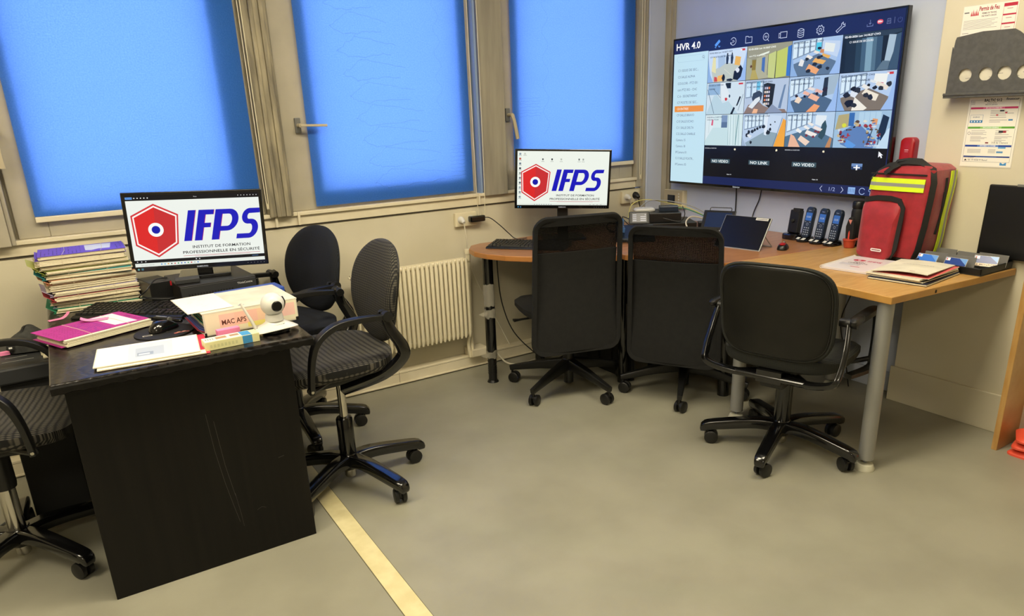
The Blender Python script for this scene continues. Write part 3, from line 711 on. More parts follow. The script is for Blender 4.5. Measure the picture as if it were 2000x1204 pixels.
# --- brown table with rounded end
def offs(pts, o): return [(x-o[0], y-o[1]) for x, y in pts]
Lp = [(2.262, 2.688), (2.17, 2.745), (2.05, 2.845), (1.95, 2.955), (1.868, 3.065), (1.822, 3.175), (1.808, 3.28), (1.832, 3.38), (1.885, 3.455), (1.955, 3.482), (2.44, 3.482), (2.325, 2.700), (2.302, 2.680)]
t = thing('rounded_table', 'brown wood table with a rounded end on a taped black leg, by the radiator', 'table', (2.1, 3.15, 0)); O = (2.1, 3.15)
poly_top('tabletop', Lp, .703, .732, M['bwood'], M['bedge'], t, O, .004)
b = NB(); x, y = 1.852-O[0], 3.222-O[1]; tube(b, [(x, y, .703), (x, y, .14)], .029, 22); lg = obj('leg', b, M['blackg'], t, label='round black metal leg wrapped in clear tape')
b = NB(); tube(b, [(x, y, .14), (x, y, .012)], .0235, 20)
for k in range(6): tube(b, [(x, y, .05+k*.014), (x, y, .056+k*.014)], .0255, 20)
tube(b, [(x, y, .012), (x, y, 0)], [.026, .033], 22); obj('adjustable_foot', b, M['black'], lg)
tp = mat('clear_tape', '#b9b3a2', .15); tp.node_tree.nodes['Principled BSDF'].inputs['Alpha'].default_value = .45
for zc, hh, fl in ((.50, .12, 0), (.40, .05, 1), (.165, .04, 1)):
    b = NB(); prev = None
    for k in range(25):
        a = 2*PI*k/24; rr = .0296+random.uniform(0, .0025)
        r = [b.verts.new((x+rr*math.cos(a), y+rr*math.sin(a), zc+hh/2*s+random.uniform(-.006, .006))) for s in (-1, 1)]
        if prev: b.faces.new((prev[0], r[0], r[1], prev[1]))
        prev = r
    if fl:
        q = [b.verts.new((x-.028+dx, y-.02+dy, zc+dz)) for dx, dy, dz in ((0,0,-.012), (-.035,-.006,-.006), (-.050,.004,.006), (-.02,.0,.014), (.004,0,.010))]; b.faces.new(q)
    obj('tape_wrap', b, tp, lg, label='crumpled clear tape')
b = NB(); tube(b, [(.16, .20, .703), (.16, .20, 0)], .029, 18); obj('leg', b, M['blackg'], t)
# --- corner table
Cp = [(2.328, 2.668), (2.350, 2.612), (2.375, 2.54), (2.42, 2.43), (2.47, 2.33), (2.530, 2.205), (2.60, 2.187), (3.294, 2.110), (3.383, 2.110), (3.383, 3.445), (3.30, 3.482), (2.452, 3.482)]
t = thing('corner_table', 'brown wood corner table carrying the phones and tablet below the wall display', 'table', (2.9, 2.8, 0)); O = (2.9, 2.8)
poly_top('tabletop', Cp, .703, .732, M['bwood'], M['bedge'], t, O, .004)
for x, y in ((2.42, 2.78), (3.30, 3.40), (2.70, 2.32)):
    b = NB(); tube(b, [(x-O[0], y-O[1], .703), (x-O[0], y-O[1], 0)], .030, 18); obj('leg', b, M['blackg'], t)
b = NB(); box(b, 2.455-O[0], 2.475-O[0], 2.75-O[1], 3.40-O[1], .0, .700); 
for k in range(5): box(b, 2.447-O[0], 2.455-O[0], 2.80+.11*k-O[1], 2.87+.11*k-O[1], .05, .66)
obj('pedestal_panel', b, M['blackm'], t, smooth=False, bevel=.002)
# --- light wood table
Tp = [(2.491, 1.390), (3.296, 1.336), (3.296, 1.792), (3.345, 1.792), (3.345, 2.098), (2.541, 2.190)]
t = thing('work_table', 'light beech work table on silver legs under the red backpack', 'table', (2.9, 1.75, 0)); O = (2.9, 1.75)
poly_top('tabletop', Tp, .704, .733, M['lwood'], M['lwoode'], t, O, .003)
for x, y in ((2.540, 1.435), (2.513, 2.072), (3.22, 2.06)):
    x -= O[0]; y -= O[1]
    b = NB(); tube(b, [(x, y, .704), (x, y, .048)], .0295, 26); l = obj('leg', b, M['silver'], t)
    b = NB(); tube(b, [(x, y, .05), (x, y, .022)], .007, 10); obj('levelling_screw', b, M['grey'], l)
    b = NB(); lathe(b, [(.036, 0), (.037, .008), (.030, .026), (.018, .030)], (x, y, 0)); obj('foot', b, M['foot'], l)
b = NB(); cbox(b, (2.755-O[0]+.0, 1.3735-O[1], .716), (.010, .004, .012), Matrix.Rotation(R(-3.8), 3, 'Z')); obj('edge_chip', b, M['blackm'], t, smooth=False, label='dark chip in the front edge')
# --- vertical wooden panel at the right
b = NB(); box(b, -.092, .092, -.011, .011, 0, .735)
o = obj('wooden_panel', b, M['lwood'], None, smooth=False, bevel=.0015); o.location = (3.206, 1.219, 0); tag(o, 'tall light wood end panel standing on the floor beside the red cones', 'panel')
o.data.materials.append(M['lwoode'])
# --- flat cones at the right edge
for k in range(3):
    t = thing('marker_cone', ['orange-red flat marker cone at the bottom of the pile right of the wood panel', 'orange-red flat marker cone in the middle of the pile right of the wood panel', 'orange-red flat marker cone on top of the pile right of the wood panel'][k], 'cone', (3.195+.004*k, 1.095, .0+.034*k), R(12*k))
    b = NB()
    ol = rrect(.165, .165, .03, 5)
    pad(b, ol, [(1, 0), (1.0, .005), (.9, .012), (.66, .022)], [], lambda u, v, w: (u, v, w+(0.003*math.sin(6*u/.1) if w > 0 else 0))); ft = obj('base_plate', b, M['orng'], t)
    b = NB(); lathe(b, [(.056, .0225), (.050, .026+.039*(k == 2)), (.040, .029+.059*(k == 2)), (.020, .031+.065*(k == 2))]); obj('cone_body', b, M['orng'], t)

# --- radiator and pipes
t = thing('radiator', 'cream ribbed radiator on the wall under the middle window', 'radiator', (1.20, 3.42, .2))
b = NB(); n = 24
for i in range(n):
    x = .012+i*(.618/(n-1)); z0, z1 = .02, .475
    tube(b, [(x, .0, z0), (x, -.004, z0+.03), (x, -.004, z1-.03), (x, .0, z1)], [.006, .0105, .0105, .006], 8)
    box(b, x-.0015, x+.0015, .0, .055, z0+.01, z1-.01)
box(b, 0, .63, .022, .034, 0.02, .475)
for z in (.035, .455): tube(b, [(-.002, .028, z), (.632, .028, z)], .015, 12)
obj('convector_columns', b, M['rad'], t)
b = NB(); tube(b, [(-.002, .028, .455), (-.028, .028, .455)], .013, 12); tube(b, [(-.028, .028, .455), (-.038, .028, .455)], .006, 8); obj('bleed_cap', b, M['rad'], t)
b = NB(); box(b, -.018, -.006, .0, .05, .0, .47); obj('end_plate', b, M['rad'], t, smooth=False, bevel=.003)
b = NB(); tube(b, [(.632, .028, .455), (.665, .028, .455)], .013, 12); tube(b, [(.66, .028, .455), (.66, .028, .49)], .014, 14); tube(b, [(.66, .028, .49), (.66, .028, .515)], .018, 14); obj('valve', b, M['rad'], t)
b = NB(); tube(b, [(.662, .030, .45), (.664, .045, .2), (.664, .045, -.12)], .0105, 10, smooth=5); tube(b, [(.632, .028, .035), (.650, .03, .03), (.640, .045, -.04), (.650, .045, -.12)], .011, 10, smooth=5); obj('feed_pipe', b, M['rad'], t)
for x in (.1, .52):
    b = NB(); box(b, x, x+.03, .034, .129, .40, .43); obj('wall_bracket', b, M['rad'], t, smooth=False)
t = thing('pipe_valve', 'small grey valve knob on the wall between the black desk and the dark chair', 'valve', (.722, 3.52, .665))
b = NB(); lathe(b, [(.010, 0), (.013, .01), (.017, .028), (.017, .045), (.012, .05)]); obj('knob', b, M['grey'], t)
b = NB(); tube(b, [(0, 0, 0), (0, 0, -.015), (0, .03, -.02)], .006, 8); obj('stem', b, M['chrome'], t)
b = NB(); box(b, -.055, .055, -.045, .055, 0, .045); o = obj('junction_box', b, M['ledge'], None, smooth=False, bevel=.004); o.location = (1.905, 3.49, .0785); tag(o, 'cream cable box on the skirting behind the black table leg', 'junction box')

# --- wall sockets
def socket(label, x, z, w, h, parts):
    t = thing('wall_socket', label, 'socket', (x, WY-.001, z))
    b = NB(); box(b, -w/2, w/2, -.022, 0, -h/2, h/2); obj('socket_plate', b, M['cream'], t, smooth=False, bevel=.003)
    for px in parts:
        b = NB(); tube(b, [(px, -.022, 0), (px, -.0235, 0)], .021, 20); obj('socket_outlet', b, M['white'], t)
    return t
socket('double wall socket above the radiator with a black adapter plugged in', 1.905, .868, .135, .075, (-.035, .03))
socket('double wall socket right of the right-hand monitor with white and black plugs', 3.118, .882, .142, .078, (-.035, .035))
def plug(label, x, y, z, m_, cable, lab2=None, cm=None, r=.017):
    t = thing('power_plug', label, 'plug', (x, y, z))
    b = NB(); tube(b, [(0, .0, 0), (0, -.012, 0), (0, -.024, -.004), (0, -.036, -.012)], [r*1.08, r, r*.75, r*.5], 16); obj('plug_body', b, m_, t)
    b = NB(); tube(b, [(a-x, c-y, d-z) for a, c, d in cable], .0032, 8, smooth=6); obj('cable', b, cm or m_, t)
plug('white plug and cable in the socket above the radiator', 1.870, 3.526, .868, M['white'], [(1.870, 3.49, .85), (1.885, 3.50, .76), (1.90, 3.52, .68), (1.935, 3.53, .55), (2.02, 3.53, .36), (2.10, 3.53, .20), (2.14, 3.50, .09)], cm=M['cablew'])
plug('white plug in the left outlet beside the right-hand monitor', 3.083, 3.526, .885, M['white'], [(3.083, 3.49, .87), (3.10, 3.50, .82), (3.105, 3.50, .74)], cm=M['cablew'])
plug('black plug in the right outlet beside the right-hand monitor', 3.153, 3.526, .890, M['black'], [(3.153, 3.49, .87), (3.165, 3.49, .82), (3.185, 3.45, .745)], r=.021)
t = thing('power_adapter', 'black power adapter plugged into the socket above the radiator', 'adapter', (1.935, 3.526, .868))
b = NB(); box(b, -.02, .075, -.036, 0, -.017, .017); obj('adapter_body', b, M['blackg'], t, smooth=False, bevel=.007, seg=3)
b = NB(); tube(b, [(.075, -.02, .002), (.11, -.03, -.005), (.16, -.05, -.05), (.21, -.06, -.10), (.245, -.08, -.133), (.30, -.11, -.1315)], .0028, 8, smooth=6); obj('cable', b, M['black'], t)

def cable(label, pts, r, m_, name='cable', cat='cable', smooth=6):
    b = NB(); o0 = Vector(pts[0]); tube(b, [Vector(p)-o0 for p in pts], r, 8, smooth=smooth)
    o = obj(name, b, m_); o.location = o0; return tag(o, label, cat)
cable('black cable hanging from the brown table down to the floor, left of the mesh chair', [(2.03, 3.42, .70), (2.02, 3.40, .55), (2.03, 3.38, .38), (2.07, 3.33, .22), (2.18, 3.27, .08), (2.30, 3.30, .006), (2.42, 3.32, .006)], .0035, M['black'])
cable('pale cable lying on the floor under the rounded brown table', [(1.99, 3.44, .085), (2.03, 3.46, .06), (2.05, 3.40, .02), (2.10, 3.36, .007), (2.20, 3.36, .007), (2.32, 3.40, .007)], .005, M['cablew'])
cable('thin black cable from the bottom edge of the wall display, left one', [(3.390, 2.907, .975), (3.392, 2.905, .88), (3.388, 2.902, .80), (3.375, 2.90, .742)], .0035, M['black'])
cable('thin black cable from the wall display curving behind the tablet', [(3.390, 2.722, .975), (3.388, 2.735, .90), (3.388, 2.765, .83), (3.37, 2.775, .742)], .003, M['black'])
cable('black cable hanging under the light wood table by the silver leg', [(3.15, 1.95, .70), (3.16, 1.96, .55), (3.17, 2.01, .38), (3.22, 2.0, .2), (3.27, 1.99, .01)], .003, M['black'])
cable('grey cable lying on the floor left of the black desk', [(-.60, 3.05, .006), (-.48, 3.00, .006), (-.40, 3.08, .006), (-.30, 2.94, .006), (-.18, 2.97, .006)], .004, M['grey'])
# ================================================================== WALL DISPLAY
def face_plane(o, az, tilt=0, roll=0):
    o.rotation_euler = (R(-tilt), R(roll), PI-R(az))
TW, TH = 1.436, .844
t = thing('wall_display', 'large wall-mounted video monitor showing a grid of surveillance camera views', 'monitor', (3.312, 2.667, .963), PI-R(270))
b = NB(); box(b, -TW/2, TW/2, 0, .032, 0, TH); hs = obj('housing', b, M['blackg'], t, smooth=False, bevel=.003)
b = NB(); box(b, -.45, .45, .030, .058, .06, .55); obj('rear_cover', b, M['black'], t, smooth=False, bevel=.01)
b = NB(); box(b, -.22, .22, .056, .0845, .20, .50); obj('wall_bracket', b, M['grey'], t, smooth=False)
a = Art(); OX = -TW/2
def U(x): return OX+x
a.rect(U(.011), .014, U(TW-.011), TH-.010, '#1d2856')
a.rect(U(.013), .014, U(.285), .757, '#c3e3f0')
a.text('HVR 4.0', U(.030), .778, .036, '#ffffff', .022, .190)
a.stroke([(U(.052+.013*math.cos(q)), .727+.016*math.sin(q)) for q in [PI/2+PI*k/10 for k in range(11)]]+[(U(.245+.013*math.cos(q)), .727+.016*math.sin(q)) for q in [-PI/2+PI*k/10 for k in range(11)]], .0016, '#a9cbe0', closed=True)
a.ring(U(.246), .729, .0065, .0018, '#4a5a78'); a.stroke([(U(.251), .724), (U(.256), .719)], .002, '#4a5a78')
names = ['C1 ISSUE DE SEC...', 'C3 SALLE ALPHA', 'COULOIR - PTZ 001', 'cam PTZ 002 - CHC', 'C 6 - SECRETARIAT', 'C7 POSTE DE SEC...', 'C8 ENTREE', 'C9 SALLE BRAVO', 'C10 SALLE ECHO', 'C11 SALLE DELTA', 'C12 SALLE CHARLIE', 'Camera 15', 'Camera 18', 'IPCamera 01', 'C13 SALLE FOXTR...', 'IPCamera 03']
ws = [.165, .138, .160, .158, .163, .170, .095, .143, .141, .143, .158, .080, .080, .092, .155, .092]
for i, (s, w) in enumerate(zip(names, ws)):
    y = .657-i*.0363
    if i == 6: a.rect(U(.030), y-.011, U(.266), y+.023, '#ee9440')
    a.text(s, U(.050), y, .0135, '#f6f8f0' if i == 6 else '#5d6b8c', 0, w)
I = '#c5cfe9'
def cxx(x): return U(x)
x, y = U(.350), .789
a.poly([(x-.022,y-.006), (x+.010,y+.020), (x+.020,y+.008), (x-.012,y-.018)], '#5f9df0'); a.stroke([(x+.006,y-.012), (x+.012,y-.020), (x+.020,y-.016)], .004, '#5f9df0'); a.stroke([(x-.020,y-.018), (x-.010,y-.022)], .004, '#5f9df0')
x = U(.462); a.ring(x, y, .019, .003, I, -150, 150); a.poly([(x-.022,y-.004), (x-.010,y-.004), (x-.016,y-.016)], I); a.stroke([(x-.004,y+.007), (x-.004,y-.007), (x+.008,y)], .002, I, closed=True)
x = U(.568); a.stroke([(x-.021,y-.017), (x-.021,y+.016), (x-.006,y+.016), (x-.001,y+.011), (x+.021,y+.011), (x+.021,y-.017)], .003, I, closed=True)
x = U(.680); a.ring(x, y+.002, .017, .003, I); a.stroke([(x+.011,y-.011), (x+.020,y-.021)], .003, I); a.stroke([(x-.009,y), (x-.004,y+.007), (x+.001,y-.005), (x+.005,y+.006), (x+.009,y)], .0022, I)
x = U(.787); a.stroke([(x-.016,y-.014), (x-.016,y+.014), (x+.023,y+.014), (x+.023,y-.014)], .003, I, closed=True); a.stroke([(x-.016,y-.009), (x-.025,y-.013), (x-.025,y+.010), (x-.016,y+.006)], .0025, I)
x = U(.893)
for k in range(4): a.stroke([(x-.017+.034*j/8, y+.012-.010*k-.005*math.sin(PI*j/8)) for j in range(9)], .0028, I)
a.stroke([(x-.017+.034*j/8, y+.012+.006*math.sin(PI*j/8)) for j in range(9)], .0026, I); a.stroke([(x-.017,y+.013), (x-.017,y-.019)], .0028, I); a.stroke([(x+.017,y+.013), (x+.017,y-.019)], .0028, I)
x = U(1.003); a.stroke([(x+(.021 if (k//2) % 2 else .0165)*math.cos(2*PI*k/32), y+(.021 if (k//2) % 2 else .0165)*math.sin(2*PI*k/32)) for k in range(32)], .003, I, closed=True); a.ring(x, y, .007, .0028, I)
x = U(1.112); a.stroke([(x-.022,y-.014), (x+.004,y+.006), (x+.004,y+.015), (x+.012,y+.021), (x+.013,y+.011), (x+.020,y+.010), (x+.022,y+.014), (x+.023,y+.003), (x+.012,y), (x-.015,y-.022)], .003, I, closed=True)
D2 = '#7f8cba'
x = U(1.262); a.stroke([(x,y+.015), (x,y-.004)], .002, D2); a.stroke([(x-.006,y+.002), (x,y-.004), (x+.006,y+.002)], .002, D2); a.stroke([(x-.014,y-.003), (x-.014,y-.012), (x+.014,y-.012), (x+.014,y-.003)], .0022, D2)
x = U(1.310); a.circ(x, y+.002, .015, '#d94a5a', ry=.010); a.text('99+', x, y-.003, .010, '#ffffff', .03, .022, align='C')
x = U(1.352); a.stroke([(x-.009,y-.010), (x-.007,y+.010), (x+.007,y+.010), (x+.009,y-.010)], .0016, D2, closed=True); a.ring(x, y, .004, .0014, D2)
a.stroke([(U(1.378),y-.012), (U(1.378),y+.014)], .0014, D2); a.ring(U(1.403), y, .010, .002, '#4f5c92', 120, 420); a.stroke([(U(1.403),y+.002), (U(1.403),y+.012)], .0018, '#4f5c92')
CX = [.286, .563, .848, 1.132, 1.420]; RZ = [.755, .582, .408, .235, .058]
a.rect(U(.286), RZ[4], U(1.420), RZ[0], '#10131c')
def cell(c, r): g = .0013; return a.sub(U(CX[c]+g), RZ[r+1]+g, U(CX[c+1]-g), RZ[r]-g)
TS = '02-02-2026 Lun 14:18:07 CW3'
def stamps(s, name, col='#26303c', tag_=False, y=.90):
    s.text(TS, .03, y, .045, col, .60, .02); s.text(name, .05, y-.13, .045, col, min(.6, .03*len(name)), .02)
    if tag_: s.rect(.84, .90, .95, .96, '#cf3b40'); s.rect(.84, .90, .88, .95, '#f2f2f2')
def room(s, wall, floor, hor=.55):
    s.rect(0, 0, 1, 1, wall); s.poly([(0,0), (1,0), (1,hor*.6), (.55,hor+.12), (0,hor*.7)], floor)
def wins(s, n, x0, x1, y0, y1, slope, col='#d9ecf8', bar='#7f93ab'):
    s.poly([(x0,y0), (x1,y0+slope), (x1,y1+slope*.3), (x0,y1)], bar)
    for k in range(n):
        a0 = x0+(x1-x0)*(k+.08)/n; a1 = x0+(x1-x0)*(k+.80)/n; f = lambda q: (q-x0)/(x1-x0)
        s.poly([(a0, y0+slope*f(a0)+.03), (a1, y0+slope*f(a1)+.03), (a1, y1+slope*.3*f(a1)-.03), (a0, y1+slope*.3*f(a0)-.03)], col)
def edges(s, colL='#8fb2e0', colR='#9dbdec'):
    s.poly([(0,0), (.16,0), (.07,.25), (.02,.6), (0,.8)], colL); s.poly([(1,0), (.80,0), (.90,.28), (.95,.6), (1,.9)], colR)
# row 1
s = cell(0, 0); s.rect(0,0,1,1,'#c8dcf4'); s.poly([(.16,.0), (.10,.35), (.55,.62), (.85,.50), (.93,.0)], '#bfc8c0'); s.poly([(.10,.36), (.13,.80), (.20,.78), (.22,.28)], '#e4dfae'); s.poly([(.28,.42), (.26,.80), (.44,.84), (.46,.56)], '#a9c2df'); s.poly([(.50,.58), (.48,.92), (.95,.95), (.98,.45), (.85,.50)], '#cfdff2'); s.poly([(.70,.50), (.72,.76), (.86,.72), (.84,.46)], '#e9b45a'); s.poly([(.24,.02), (.28,.20), (.42,.22), (.46,.03)], '#f0b965'); s.poly([(.18,.02), (.18,.18), (.25,.16), (.27,.02)], '#cf4a3a'); edges(s)
for x in (.51, .63): s.poly([(x-.025,.54), (x-.035,.74), (x-.015,.83), (x+.015,.83), (x+.035,.72), (x+.02,.54)], '#27364e'); s.blob(x, .85, .018, .03, '#27303e')
s.poly([(.68,.06), (.70,.30), (.80,.40), (.86,.48), (.92,.36), (.88,.12), (.80,.02)], '#161c28'); s.blob(.79, .33, .05, .07, '#dfe4ee'); s.blob(.43, .12, .045, .10, '#181c24'); s.blob(.60, .05, .08, .04, '#1d2430'); s.line([(.44,.40), (.62,.20)], .008, '#dfe2d4'); stamps(s, 'C7 POSTE DE SECURITE', '#3c4c66', True)
s = cell(1, 0); s.rect(0,0,1,1,'#8c8c78'); s.poly([(0,1), (1,1), (1,.78), (.30,.60), (.12,.60), (0,.66)], '#9c9b86'); s.poly([(.30,.73), (.52,.80), (.50,.74), (.28,.68)], '#e8f0e0'); s.poly([(0,0), (0,.66), (.12,.60), (.14,.30), (.10,0)], '#a9a98c'); s.poly([(.10,0), (.14,.28), (.22,.28), (.30,0)], '#b7a75e'); s.rect(.13,.28,.22,.58,'#8f7c33'); s.poly([(.30,0), (.22,.28), (.23,.62), (.50,.70), (.52,.03)], '#b1b095'); s.poly([(.36,.26), (.36,.62), (.43,.64), (.43,.18)], '#4a72b4'); s.poly([(.52,.03), (.50,.70), (.68,.78), (.66,.0)], '#c6cf86'); s.poly([(.68,.0), (.68,.76), (.92,.86), (.92,.04)], '#c2cd6c'); s.line([(.68,.0), (.68,.78)], .012, '#2c3a30'); s.line([(.50,.10), (.50,.70)], .008, '#39422f'); s.poly([(.92,.04), (.92,.86), (1,.90), (1,.02)], '#3e78c8'); s.blob(.11, .40, .02, .05, '#5a3328'); s.text(TS, .03, .88, .05, '#f4f6ee', .62, .03); s.text('cam PTZ 002 - CHC', .05, .68, .045, '#f0f2ea', .38, .02)
s = cell(2, 0); room(s, '#a9c4e6', '#5f7792', .46); wins(s, 5, .02, .62, .46, .95, .26); s.rect(.50,.62,.60,.88,'#56c8e4'); s.poly([(.62,.62), (.62,.92), (.96,.86), (.96,.42), (.80,.52)], '#c4d6ee'); s.poly([(.66,.64), (.67,.86), (.87,.80), (.85,.58)], '#e6ece8'); edges(s)
for q, c in (([(.16,.30), (.20,.48), (.28,.42), (.25,.26)], '#e9e8e6'), ([(.30,.50), (.34,.58), (.45,.50), (.40,.44)], '#efeae2'), ([(.45,.62), (.48,.68), (.58,.62), (.54,.57)], '#eae4da'), ([(.62,.52), (.64,.58), (.80,.49), (.76,.42)], '#eab35a'), ([(.44,.36), (.50,.47), (.72,.37), (.66,.28)], '#e8b060'), ([(.32,.16), (.38,.32), (.60,.15), (.54,.02)], '#f0a972'), ([(.58,.60), (.59,.70), (.66,.68), (.66,.58)], '#d08a58')): s.poly(q, c)
for x, y, r in ((.38,.12,.05), (.50,.30,.05), (.60,.22,.05), (.33,.46,.04), (.57,.47,.04), (.56,.72,.04), (.76,.16,.04), (.62,.50,.03)): s.blob(x, y, r, r*1.1, '#232a36')
stamps(s, 'C10 SALLE ECHO', '#3c4a60')
s = cell(3, 0); s.rect(0,0,1,1,'#182430'); 
for i, (x0, x1, c) in enumerate(((.06,.24,'#1e2d3a'), (.24,.34,'#2b4254'), (.34,.42,'#436078'), (.42,.53,'#7fa2b6'), (.53,.60,'#547288'), (.60,.70,'#38526a'))): s.poly([(x0+.02,.0), (x1+.02,.0), (x1,.86), (x0,.86)], c)
s.poly([(0,1), (1,1), (1,.92), (.80,.86), (0,.90)], '#2e3f50'); s.poly([(.76,.10), (.80,.88), (.92,.86), (.90,.45), (.84,.08)], '#a9bfcf'); s.poly([(.64,.0), (.74,.24), (.86,.22), (.84,.0)], '#5f7688'); s.poly([(.92,.86), (.90,.45), (.84,.0), (1,.0), (1,.9)], '#3d566e'); s.text('02-02-2026 Lun 14:18:27 CW3', .03, .90, .05, '#f2f6fa', .62, .03); s.text('C1 ISSUE DE SECOURS', .12, .76, .05, '#eef2f6', .42, .02)
# row 2
s = cell(0, 1); s.rect(0,0,1,1,'#cfe0ea'); s.poly([(0,.0), (.2,.6), (.28,.62), (.44,.35), (.60,.40), (.86,0)], '#b9d3de'); s.poly([(.02,.62), (.04,.98), (.36,.98), (.36,.62)], '#93b4d4'); s.line([(.20,.78), (.38,.52)], .008, '#38485a'); s.line([(.36,.98), (.40,.42)], .008, '#4a5c6e'); s.rect(.50,.80,.64,.97,'#1d2732'); s.poly([(.40,.42), (.36,.98), (.48,.98), (.66,.50)], '#dfe9ee'); s.blob(.53, .47, .035, .05, '#c8343a'); s.blob(.62, .56, .02, .06, '#35506a'); s.poly([(.80,.24), (.84,.26), (.92,.52), (.88,.54)], '#1a2028'); s.poly([(.66,.0), (.74,.22), (.78,.18), (.72,.0)], '#1a2028'); s.line([(.02,.8), (.22,.02)], .012, '#54667a'); s.line([(.86,.1), (.97,.6)], .01, '#65788c'); s.rect(.84,.90,.95,.95,'#cf3b40'); s.text(TS, .04, .90, .045, '#34435a', .40, .02); s.text('C8 ENTREE', .06, .78, .045, '#2c3a50', .16, .02)
s = cell(1, 1); s.rect(0,0,1,1,'#b7c7de'); s.poly([(0,.0), (.10,.26), (.34,.36), (.46,.22), (.66,.12), (.95,.10), (1,0)], '#8c7870'); wins(s, 3, .02, .44, .46, .95, .06, '#cfe4f4'); s.rect(.28,.70,.36,.95,'#6fc2e6'); s.poly([(.44,.30), (.44,.86), (.52,.89), (.70,.84), (.66,.16), (.60,.14)], '#23282f')
for k in range(5):
    for j in range(3): s.rect(.465+.045*j, .70-.115*k, .50+.045*j, .77-.115*k, random.choice(['#e9e3dc', '#d9825a', '#c9c3d6', '#e8d6c8', '#b8b2c6']))
s.poly([(.18,.44), (.20,.60), (.34,.68), (.42,.60), (.40,.40), (.26,.20)], '#39465a'); s.poly([(.10,.20), (.26,.44), (.36,.50), (.38,.40), (.20,.14)], '#dfe6ec'); s.poly([(.20,.0), (.24,.14), (.34,.12), (.32,.0)], '#f0b890'); s.poly([(.50,.0), (.66,.26), (.90,.02), (.88,.0)], '#8a98b2'); s.poly([(.80,.14), (.90,.80), (.94,.82), (.86,.12)], '#6d87aa'); stamps(s, 'C 6 - SECRETARIAT', '#3a485e')
s = cell(2, 1); room(s, '#b0cae8', '#4e6884', .42); wins(s, 5, .02, .52, .40, .92, .30); s.poly([(.70,.40), (.72,.92), (.80,.94), (.80,.44)], '#27333f'); s.poly([(.80,.44), (.80,.96), (1,1), (1,.5)], '#a4b9ca'); edges(s)
for q, c in (([(.14,.30), (.20,.46), (.30,.36), (.24,.24)], '#f0d9c2'), ([(.30,.52), (.34,.60), (.46,.52), (.42,.45)], '#f0b8a2'), ([(.40,.64), (.44,.70), (.56,.64), (.52,.58)], '#e8ddd8'), ([(.42,.40), (.48,.52), (.66,.40), (.60,.28)], '#f2b79a'), ([(.54,.56), (.58,.64), (.72,.56), (.68,.50)], '#e9b4a6'), ([(.40,.0), (.56,.22), (.68,.16), (.60,.0)], '#f2a26c')): s.poly(q, c)
for x, y, r in ((.18,.46,.03), (.60,.50,.03), (.76,.60,.05), (.35,.44,.03)): s.blob(x, y, r, r*1.4, '#2b2430')
stamps(s, 'C9 SALLE BRAVO', '#34445a')
s = cell(3, 1); room(s, '#b6cdea', '#7f7468', .46); wins(s, 5, .04, .50, .42, .90, .26); s.poly([(.62,.72), (.64,.94), (.86,.92), (.84,.62)], '#eff2ee'); s.poly([(.70,.70), (.71,.72), (.80,.70), (.80,.68)], '#d2748c'); edges(s)
for q, c in (([(.28,.0), (.32,.36), (.56,.06), (.50,.0)], '#f0ece0'), ([(.44,.44), (.50,.56), (.74,.40), (.70,.24), (.64,.26)], '#efe6d4'), ([(.22,.40), (.26,.56), (.38,.46), (.32,.34)], '#dfe6ee'), ([(.42,.62), (.46,.70), (.58,.60), (.52,.54)], '#e9e8e4'), ([(.66,.66), (.70,.74), (.90,.60), (.86,.50)], '#eadfd0'), ([(.56,.74), (.58,.80), (.68,.74), (.64,.70)], '#dfe4e6')): s.poly(q, c)
for x, y, r in ((.17,.42,.06), (.36,.54,.06), (.23,.20,.08), (.32,.14,.05), (.28,.58,.05), (.52,.40,.05), (.60,.34,.05), (.66,.58,.04), (.76,.56,.05), (.90,.66,.05), (.55,.66,.03)): s.blob(x, y, r, r*1.3, random.choice(['#161a22', '#20252f', '#2b3038']))
stamps(s, 'C12 SALLE CHARLIE', '#32425a', True)
# row 3
s = cell(0, 2); s.rect(0,0,1,1,'#d4e8ea'); s.poly([(0,.14), (.21,.58), (.60,.58), (.68,0), (0,0)], '#c6dfe2'); s.poly([(0,.14), (.21,.58), (.21,.98), (0,.98)], '#dbe9ec'); s.rect(.44,.58,.60,.98,'#7f97b8'); s.rect(.44,.58,.60,.76,'#5c7494'); s.poly([(.16,.66), (.18,.84), (.22,.84), (.21,.65)], '#d9607a')
for x in (.62, .68, .76, .82, .90): s.line([(x, .98), (x+.02, .02)], .010, '#8fb0b4')
s.line([(.88,.98), (.84,.02)], .02, '#6f989c'); s.line([(.10,.40), (.11,.95)], .006, '#a5bcc2'); s.text(TS, .04, .90, .045, '#4a5c70', .42, .02); s.text('COULOIR - PTZ 001', .04, .82, .04, '#4a5c70', .32, .02)
s = cell(1, 2); s.rect(0,0,1,1,'#b9cde6'); s.poly([(.08,.10), (.60,.50), (.80,.46), (.86,.28), (.76,.0), (.12,.0)], '#8fa6b4'); wins(s, 6, .04, .58, .50, .96, .16); s.poly([(.52,.36), (.52,.96), (.60,.96), (.58,.33)], '#dfeaf6'); s.poly([(.60,.46), (.60,.96), (.90,.92), (.84,.40)], '#c8d9ee'); s.poly([(.76,.0), (.94,.84), (1,.78), (1,.0)], '#f2a840'); s.poly([(.0,.30), (.0,.0), (.10,.0)], '#9fb4cc'); s.line([(.74,.0), (.92,.86)], .01, '#5b7290')
for x, y, r in ((.13,.34,.05), (.16,.44,.035), (.24,.46,.035), (.30,.50,.03), (.36,.54,.03), (.42,.58,.03), (.50,.60,.04), (.62,.42,.05), (.66,.52,.03), (.66,.66,.02), (.22,.12,.03), (.76,.74,.015)): s.blob(x, y, r, r*1.5, '#252c38')
s.poly([(.12,.32), (.14,.38), (.24,.32), (.20,.24)], '#dfe6ee'); stamps(s, 'C3 SALLE ALPHA', '#34445a')
